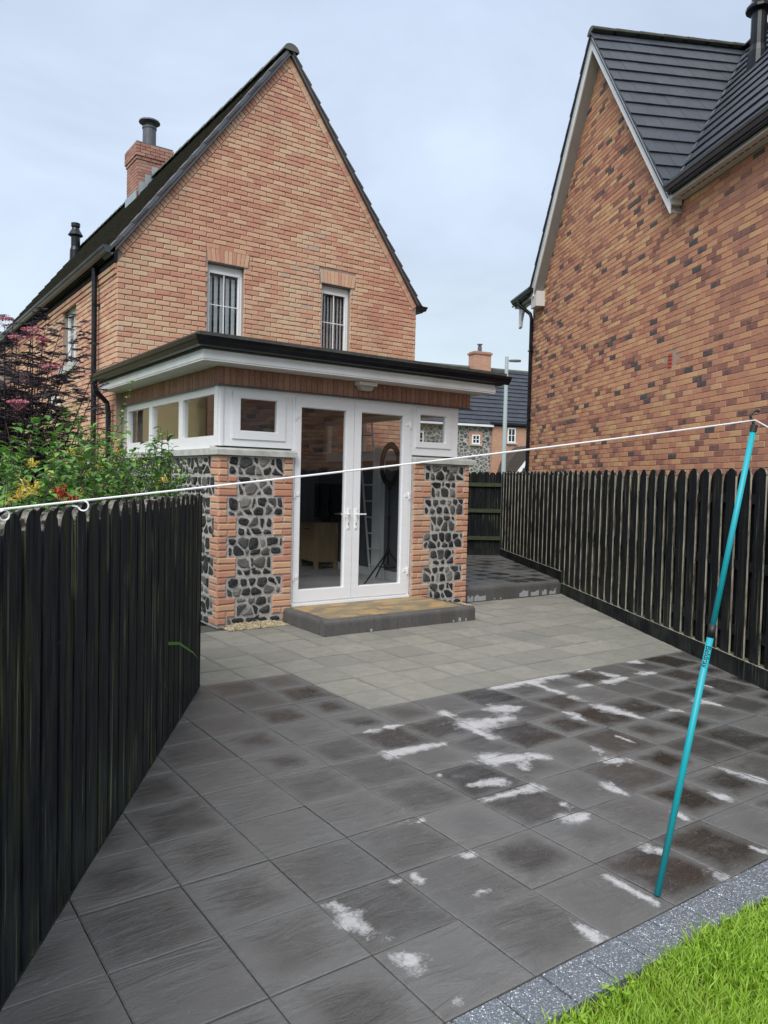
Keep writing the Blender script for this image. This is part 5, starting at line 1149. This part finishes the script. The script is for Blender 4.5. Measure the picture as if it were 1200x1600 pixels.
# ------------------------------------------------------------------ planting
def leaf_add(mb, P, d, up, L, w, tone, fold=0.25, bend=0.2):
    d = d.normalized(); s_ = d.cross(up)
    s_ = s_.normalized() if s_.length > 1e-3 else d.orthogonal().normalized(); n = s_.cross(d).normalized()
    m = P+d*(L*0.45)+n*(L*bend*0.3); e = P+d*L-n*(L*bend*0.3)
    a = P+d*(L*0.4)+s_*w/2+n*(w*fold); b = P+d*(L*0.4)-s_*w/2+n*(w*fold); a2 = P+d*(L*0.75)+s_*w*0.33+n*(w*fold*0.6); b2 = P+d*(L*0.75)-s_*w*0.33+n*(w*fold*0.6)
    mb.add([P, a, a2, e, b2, b, m], [(0, 1, 6), (1, 2, 3, 6), (6, 3, 4, 5), (0, 6, 5)], 0, tone)
def rdir(rg, z0=-0.4, z1=0.8):
    a = rg.uniform(0, 6.283); z_ = rg.uniform(z0, z1); r = math.sqrt(max(0, 1-z_*z_)); return Vector((r*math.cos(a), r*math.sin(a), z_))
rg = random.Random(21)
BL = Vector((-0.858, 0.5136, 0))                         # away from the patio, behind the left fence
hs = thing('honeysuckle', (0.6, 2.0, 0), 'bushy green honeysuckle with yellow flowers spilling over the left fence', 'shrub')
leaves, stems = MB(), MB()
def fpt(s_, off, z_): p = LF0+LFD*s_; return Vector((p.x+BL.x*off, p.y+BL.y*off, z_))
tips = []
for i in range(360):
    s0 = rg.uniform(0.3, 3.9); off0 = rg.uniform(0.25, 1.0); base = fpt(s0, off0, 0.0)
    hmax = (1.62+0.30*math.exp(-((s0-2.6)/1.2)**2)+0.10*math.sin(s0*5))*rg.uniform(0.80, 1.05)
    if i < 330: end = fpt(s0+rg.uniform(-0.35, 0.35), max(0.17, off0+rg.uniform(-0.6, 0.25)), hmax)
    else: end = fpt(min(s0+rg.uniform(-0.1, 0.5), 4.25), max(0.1, off0+rg.uniform(-0.5, 0.1)), hmax+rg.uniform(0.02, 0.16))
    mid = base.lerp(end, 0.55)+Vector((rg.uniform(-.15, .15), rg.uniform(-.15, .15), 0.1))
    pts = [base+(mid-base)*t for t in (0, 0.5)]+[mid, mid.lerp(end, 0.5)+Vector((rg.uniform(-.05, .05), rg.uniform(-.05, .05), 0.03)), end]
    stems.tube(pts, [0.006, 0.005, 0.004, 0.003, 0.0015], 4, caps=False)
    n = 30 if i < 330 else 24
    for k in range(n):
        t = 1-0.42*(k/n); seg = t*4; a = min(int(seg), 3); P = pts[a].lerp(pts[a+1], seg-a)+Vector((rg.uniform(-.05, .05), rg.uniform(-.05, .05), rg.uniform(-.04, .04)))
        L = rg.uniform(0.04, 0.072); leaf_add(leaves, P, rdir(rg, -0.5, 0.6), Z, L, L*rg.uniform(0.45, 0.62), min(1, max(0, rg.gauss(0.45, 0.25))))
    tips.append(end)
# long sprigs standing above the mass, pairs of leaves along them
for (x, y, z0, x2, y2, z2) in ((0.70, 2.55, 1.7, 0.88, 2.36, 2.30), (0.72, 2.35, 1.6, 0.80, 2.30, 2.10), (0.40, 2.7, 1.6, 0.52, 2.60, 2.12), (0.62, 2.9, 1.6, 0.63, 2.82, 2.16), (0.9, 2.7, 1.55, 1.12, 2.46, 1.98), (1.0, 2.75, 1.5, 1.24, 2.52, 1.88), (0.25, 2.6, 1.6, 0.30, 2.5, 2.02), (1.02, 2.6, 1.5, 1.20, 2.42, 1.72), (0.5, 2.3, 1.6, 0.58, 2.2, 1.98)):
    a, b = Vector((x, y, z0)), Vector((x2, y2, z2)); m = a.lerp(b, 0.5)+Vector((0.05, -0.03, 0.04)); stems.tube([a, m, b], [0.004, 0.003, 0.0015], 4, caps=False)
    for k in range(9):
        t = 0.25+0.75*k/8; P = a.lerp(m, t*2) if t < 0.5 else m.lerp(b, t*2-1)
        h_ = rdir(rg, -0.1, 0.5)
        for sg in (1, -1): L = rg.uniform(0.035, 0.058); leaf_add(leaves, P, Vector((h_.x*sg, h_.y*sg, 0.35)), Z, L, L*0.5, rg.uniform(0.4, 0.9))
part('leaves', leaves, 'leaf', hs, kind='stuff'); part('stems', stems, 'stem', hs, kind='stuff')
def flower(P, r, n, matn, parent, rg, spread=1.0):
    mb = MB()
    for k in range(n):
        d = rdir(rg, -0.1, 0.9); Q = P+Vector((rg.uniform(-1, 1), rg.uniform(-1, 1), rg.uniform(-.5, .5)))*r*0.5*spread
        mb.tube([Q, Q+d*r*0.7], [0.0015, 0.003], 4, 0, rg.random(), caps=False)
        for q in range(3): leaf_add(mb, Q+d*r*0.65, (d+rdir(rg, -0.6, 0.8)*0.9), Z, r*0.6, r*0.22, rg.random())
    return part('flower', mb, matn, parent)
for i in range(16):
    s0 = rg.uniform(0.5, 3.2); P = fpt(s0, rg.uniform(0.10, 0.45), 1.55+rg.uniform(0.02, 0.30)*(1 if s0 > 1.2 else 0.4)); flower(P, rg.uniform(0.018, 0.032), rg.randint(4, 8), 'petal_yellow', hs, rg)
flower(fpt(0.42, 0.07, 1.60), 0.036, 14, 'petal_yellow', hs, rg); flower(fpt(0.30, 0.07, 1.575), 0.04, 9, 'petal_yellow', hs, rg); flower(fpt(2.75, 0.1, 1.64), 0.036, 12, 'petal_yellow', hs, rg); flower(fpt(0.80, 0.2, 1.70), 0.032, 9, 'petal_yellow', hs, rg)
flower(fpt(0.60, 0.03, 1.585), 0.034, 14, 'petal_red', hs, rg, 1.3); flower(fpt(0.68, 0.02, 1.56), 0.026, 9, 'petal_red', hs, rg)
# dark lacy elder
el = thing('elder_shrub', (0.42, 3.9, 0), 'tall purple-black lacy elder with flat pink flower heads beside the house wall', 'shrub')
leaves, stems = MB(), MB(); root = Vector((0.34, 4.02, 0)); ends = []
def lacy(P, d, L, tone):
    d = d.normalized(); s_ = d.cross(Z); s_ = s_.normalized() if s_.length > 0.01 else Vector((1, 0, 0))
    for k in range(7):
        t = 0.15+0.14*k; Q = P+d*(L*t)-Z*(L*0.12*t)
        for sg in (-1, 1):
            dd = (d*0.6+s_*sg*1.0-Z*rg.uniform(0, 0.4)).normalized(); l2 = L*(0.62-0.5*abs(t-0.45)); w = 0.006; e = Q+dd*l2; n_ = dd.cross(rdir(rg, -1, 1)).normalized()*w
            leaves.add([Q-n_, Q+n_, e], [(0, 1, 2)], 0, tone)
            for j in (0.35, 0.65):
                q2 = Q+dd*(l2*j); d3 = (dd*0.7+d*0.6*(1 if j < 0.5 else -1)).normalized(); n2_ = d3.cross(rdir(rg, -1, 1)).normalized()*w*0.8
                leaves.add([q2-n2_, q2+n2_, q2+d3*l2*0.36], [(0, 1, 2)], 0, tone)
for i in range(62):
    a = rg.uniform(0, 6.283); rr = rg.uniform(0.05, 0.72)**0.8; h_ = rg.uniform(1.8, 3.0)*(1-0.16*rr); end = root+Vector((math.cos(a)*rr*0.95, math.sin(a)*rr, h_))
    mid = root.lerp(end, 0.5)+Vector((-math.cos(a)*0.08*rr, -math.sin(a)*0.08*rr, 0.12)); pts = [root+Vector((rg.uniform(-.08, .08), rg.uniform(-.08, .08), 0)), mid, end]
    stems.tube(pts, [0.012, 0.008, 0.003], 5, caps=False)
    for k in range(40):
        t = 0.42+0.58*(k/39)**0.8; P = mid.lerp(end, (t-0.5)*2) if t > 0.5 else pts[0].lerp(mid, t*2)
        d = rdir(rg, -0.2, 0.6); L = rg.uniform(0.09, 0.15); Q = P+d*rg.uniform(0.02, 0.15); stems.tube([P, Q], [0.002, 0.001], 3, caps=False); lacy(Q, d, L, min(1, max(0, rg.gauss(0.4, 0.28))))
for (x, y, z_) in ((0.85, 3.60, 2.86), (0.72, 3.62, 2.92), (0.90, 3.55, 2.72), (0.6, 3.7, 2.9), (0.5, 3.7, 2.95)):
    a, b = root+Vector((0.2, -0.1, 1.9)), Vector((x, y, z_)); stems.tube([a, a.lerp(b, 0.6)+Z*0.08, b], [0.006, 0.004, 0.002], 4, caps=False)
    for k in range(16):
        P = a.lerp(b, 0.45+0.55*k/15)+Z*0.05; d = rdir(rg, -0.1, 0.5); lacy(P, d, rg.uniform(0.07, 0.11), rg.random())
part('leaves', leaves, 'leaf_elder', el, kind='stuff'); part('stems', stems, 'stem_dark', el, kind='stuff')
for (x, y, z_, r) in ((0.305, 3.12, 2.635, 0.058), (0.377, 3.07, 2.695, 0.056), (0.442, 3.02, 2.62, 0.042), (0.497, 2.97, 2.43, 0.060), (0.298, 3.10, 2.17, 0.060), (0.22, 3.18, 2.76, 0.045)):
    sm_ = MB(); sm_.tube([root+Vector((0.02, -0.05, 1.3)), (x+0.03, y+0.2, z_-0.35), (x, y, z_-0.03)], [0.006, 0.004, 0.002], 5, caps=False); part('flower_stalk', sm_, 'stem_dark', el)
    mb = MB(); c_ = Vector((x, y, z_))
    for k in range(150):
        a = rg.uniform(0, 6.283); q = math.sqrt(rg.random())*r*1.25; P = c_+Vector((math.cos(a)*q, math.sin(a)*q, 0.02-q*q*2.5+rg.uniform(-0.006, 0.006)))
        leaf_add(mb, P, rdir(rg, 0.1, 0.9), Z, 0.015, 0.013, rg.random())
    for k in range(8): a = k*0.785; mb.tube([c_-Z*0.05, c_+Vector((math.cos(a)*r, math.sin(a)*r, 0))], 0.0012, 3, 0, 0.0, caps=False)
    part('flower_head', mb, 'petal_pink', el)
# small bush beyond the rear fence
bs = thing('bush', (11.2, 10.0, 0), 'yellow-green bush showing just above the rear fence beside the stone pier', 'shrub')
mb = MB()
for i in range(900):
    P = Vector((10.7, 10.1, 1.55))+Vector((rg.gauss(0, 0.5), rg.gauss(0, 0.35), rg.gauss(0, 0.22))); L = rg.uniform(0.04, 0.07); leaf_add(mb, P, rdir(rg), Z, L, L*0.55, min(1, rg.uniform(0.4, 1.1)))
part('leaves', mb, 'leaf', bs, kind='stuff')
mb = MB()
for i in range(9): mb.tube([(10.7+rg.uniform(-.1, .1), 10.1, 0), (10.7+rg.uniform(-.6, .6), 10.1+rg.uniform(-.3, .3), 1.7)], [0.015, 0.005], 5)
part('stems', mb, 'stem', bs)
# lawn
mb = MB(); mb.add([(-6, -7, -0.03), (12, -7, -0.03), (12, -1.372, -0.03), (-6, -1.372, -0.03)], [(0, 1, 2, 3)]); part('lawn', mb, 'soil', None, kind='structure')
import numpy as np
rs = np.random.RandomState(5); 
def grass(n, x0, x1, y0, y1, hmin, hmax):
    x = rs.uniform(x0, x1, n); y = rs.uniform(y0, y1, n); edge = y1-y
    keep = rs.rand(n) < np.clip((edge+0.012)/0.05*0.6, 0.05, 1)*(0.55+0.45*np.sin(x*9+np.sin(y*7)*2)*np.sin(y*11)+0.35); x, y = x[keep], y[keep]; n = len(x)
    h = rs.uniform(hmin, hmax, n)*(0.8+0.35*np.sin(x*5.3+1)*np.sin(y*6.1)); a = rs.uniform(0, 2*np.pi, n); lean = rs.uniform(0.15, 1.0, n)*h; w = rs.uniform(0.0018, 0.0036, n)
    lx, ly = np.cos(a)*lean, np.sin(a)*lean; b = a+rs.uniform(-1, 1, n)+np.pi/2; wx, wy = np.cos(b)*w, np.sin(b)*w; z0 = np.full(n, -0.03)
    V = np.stack([np.stack([x-wx, y-wy, z0], 1), np.stack([x+wx, y+wy, z0], 1), np.stack([x+lx*.35+wx*.9, y+ly*.35+wy*.9, z0+h*.6], 1), np.stack([x+lx*.35-wx*.9, y+ly*.35-wy*.9, z0+h*.6], 1), np.stack([x+lx, y+ly, z0+h*0.92], 1)], 1).reshape(-1, 3)
    i = np.arange(n)*5; q = np.stack([i, i+1, i+2, i+3], 1); t = np.stack([i+3, i+2, i+4], 1)
    me = bpy.data.meshes.new('grass'); me.vertices.add(len(V)); me.vertices.foreach_set('co', V.ravel())
    loops = np.concatenate([q.ravel(), t.ravel()]); me.loops.add(len(loops)); me.loops.foreach_set('vertex_index', loops.astype(np.int32))
    st = np.concatenate([np.arange(n)*4, n*4+np.arange(n)*3]).astype(np.int32); me.polygons.add(2*n); me.polygons.foreach_set('loop_start', st)
    try: me.polygons.foreach_set('loop_total', np.concatenate([np.full(n, 4), np.full(n, 3)]).astype(np.int32))
    except Exception: pass
    tn = np.clip(rs.normal(0.5, 0.22, n), 0, 1).astype(np.float32); at = me.attributes.new('tone', 'FLOAT', 'FACE'); at.data.foreach_set('value', np.concatenate([tn, np.clip(tn+0.12, 0, 1)]))
    me.materials.append(M['grass']); me.update(calc_edges=True); me.validate(); o = bpy.data.objects.new('grass', me); C.objects.link(o); o['kind'] = 'stuff'; o['label'] = 'bright green lawn grass beyond the kerb'
grass(95000, 0.5, 3.4, -2.55, -1.372, 0.05, 0.095)
mb = MB()
for i in range(60):                                       # clover and broad weeds at the lawn edge
    x = rg.uniform(0.9, 2.6); P = Vector((x, rg.uniform(-1.47, -1.385), rg.uniform(0.0, 0.035)))
    for k in range(3): d = rdir(rg, -0.1, 0.5); leaf_add(mb, P, d, Z, rg.uniform(0.012, 0.022), 0.014, rg.uniform(0.3, 0.8))
part('clover', mb, 'grass', None, kind='stuff', label='small clover leaves along the lawn edge')
gb = MB()
def blade(mb, pts, w):
    pts = [Vector(p) for p in pts]; vs = []
    for i, p in enumerate(pts): ww = w*(1-(i/(len(pts)-1))**2)+0.0006; vs += [p-Vector((0, 0, ww)), p+Vector((0, 0, ww))]
    mb.add(vs, [(2*i, 2*i+2, 2*i+3, 2*i+1) for i in range(len(pts)-1)], 0, 0.5)
def lfp(px_s, n_, z_): q = FL.p(px_s, 0, n_); return (q.x, q.y, z_)
gt = thing('grass_tuft', lfp(2.9, 0, 0.3), 'long green grass blades poking through the left fence boards', 'grass tuft')
blade(gb, [lfp(2.45, 0.0, 0.62), lfp(2.55, 0.05, 0.60), lfp(2.72, 0.11, 0.50), lfp(2.80, 0.13, 0.44)], 0.009); part('blade', gb, 'leaf', gt)
gb = MB(); blade(gb, [lfp(2.35, 0.0, 0.40), lfp(2.2, 0.05, 0.385), lfp(2.0, 0.09, 0.37)], 0.004); part('blade', gb, 'leaf', gt)
gb = MB(); blade(gb, [lfp(3.0, 0.0, 0.95), lfp(2.9, 0.03, 0.965), lfp(2.78, 0.05, 0.95)], 0.003); part('blade', gb, 'leaf', gt)

# ------------------------------------------------------------------ washing line and its prop
TOP = Vector((2.273, -1.291, 1.945)); BASE = Vector((1.995, -1.118, 0.006)); L0 = Vector((-0.566, -0.81, 1.552)); ENDP = Vector((2.895, -1.80, 1.517))
mb = MB(); pts = []
for i in range(25):
    t = i/24; p = L0.lerp(TOP+Z*0.004, t); p.z -= 0.020*4*t*(1-t)*0.5; pts.append(p)
pts += [TOP.lerp(ENDP, t)+Z*0.004*(1-t) for t in (0.25, 0.5, 0.75, 1)]
mb.tube(pts, 0.0030, 6); wl = single('washing_line', mb, 'rope', 'white washing line stretched across from the left fence over the blue-green prop', 'washing line')
hk = MB(); 
def chook(mb, P, r, rot, rad=0.0022):
    vs = [Vector(P)+Vector((math.cos(rot)*math.cos(a)*r, math.sin(rot)*math.cos(a)*r, math.sin(a)*r-r*0.9)) for a in [math.radians(x) for x in range(-165, 140, 25)]]
    mb.tube(vs, rad, 6)
hk = MB(); p1 = L0.lerp(TOP, 0.128); chook(hk, p1-Z*0.006, 0.013, -0.5); hk.tube([p1-Z*0.02+Vector((-0.012, 0.006, 0)), p1-Z*0.018+Vector((-0.026, 0.012, 0))], 0.002, 5)
single('line_hook', hk, 'white_gloss', 'small white open hook on the washing line, the one nearer the sun room', 'hook', group='white hooks on the washing line')
hk = MB(); p1 = L0.lerp(TOP, 0.064); chook(hk, p1-Z*0.006, 0.013, 0.3); single('line_hook', hk, 'white_gloss', 'small white hook on the washing line at the left edge of the photo', 'hook', group='white hooks on the washing line')
pr_ = thing('line_prop', BASE, 'turquoise telescopic clothes prop leaning up from the slabs to hold the washing line', 'clothes prop')
ax = (TOP-BASE).normalized(); at_ = lambda t: BASE.lerp(TOP, t)
mb = MB(); mb.tube([at_(0.0), at_(0.56)], 0.0132, 14); part('lower_tube', mb, 'teal', pr_, True)
mb = MB(); mb.tube([at_(0.55), at_(0.985)], 0.0112, 14); part('upper_tube', mb, 'teal', pr_, True)
mb = MB(); mb.tube([at_(0.548), at_(0.575)], 0.0142, 14); part('collar', mb, 'black_matt', pr_, True)
mb = MB(); mb.tube([at_(0.978), at_(0.992)], 0.0140, 12)
sx = _r2; c0 = TOP+Z*0.022
mb.tube([at_(0.99)]+[c0+sx*(math.cos(a)*0.019)+ax*(math.sin(a)*0.021) for a in [math.radians(x) for x in (250, 220, 190, 160, 130, 100, 70, 45)]], 0.0055, 8); part('hook', mb, 'black_matt', pr_)
cu = bpy.data.curves.new('brand_lettering', 'FONT'); cu.body = 'Beldray'; cu.size = 0.030; cu.align_x = 'CENTER'; cu.align_y = 'CENTER'; cu.extrude = 0.0003; cu.materials.append(M['black_matt'])
tx = bpy.data.objects.new('brand_lettering', cu); place(tx, pr_)
tc_ = at_(0.508); nrm = (CAM-tc_); nrm = (nrm-ax*nrm.dot(ax)).normalized(); xx = -ax; yy = nrm.cross(xx)
o_ = tc_+nrm*0.0135; tx.matrix_basis = Matrix(((xx.x, yy.x, nrm.x, o_.x), (xx.y, yy.y, nrm.y, o_.y), (xx.z, yy.z, nrm.z, o_.z), (0, 0, 0, 1)))
po = thing('line_post', (ENDP.x, ENDP.y, -0.03), 'grey steel washing line post standing on the lawn', 'post')
mb = MB(); mb.tube([(ENDP.x, ENDP.y, -0.05), (ENDP.x, ENDP.y, 1.56)], 0.02, 10); part('pole', mb, 'pole_steel', po)

dg = bpy.context.evaluated_depsgraph_get(); tm = bpy.data.meshes.new_from_object(tx.evaluated_get(dg)); nm = tx.name; mw = tx.matrix_basis.copy()
bpy.data.objects.remove(tx); bo = bpy.data.objects.new('brand_lettering', tm); place(bo, pr_); bo.matrix_basis = mw
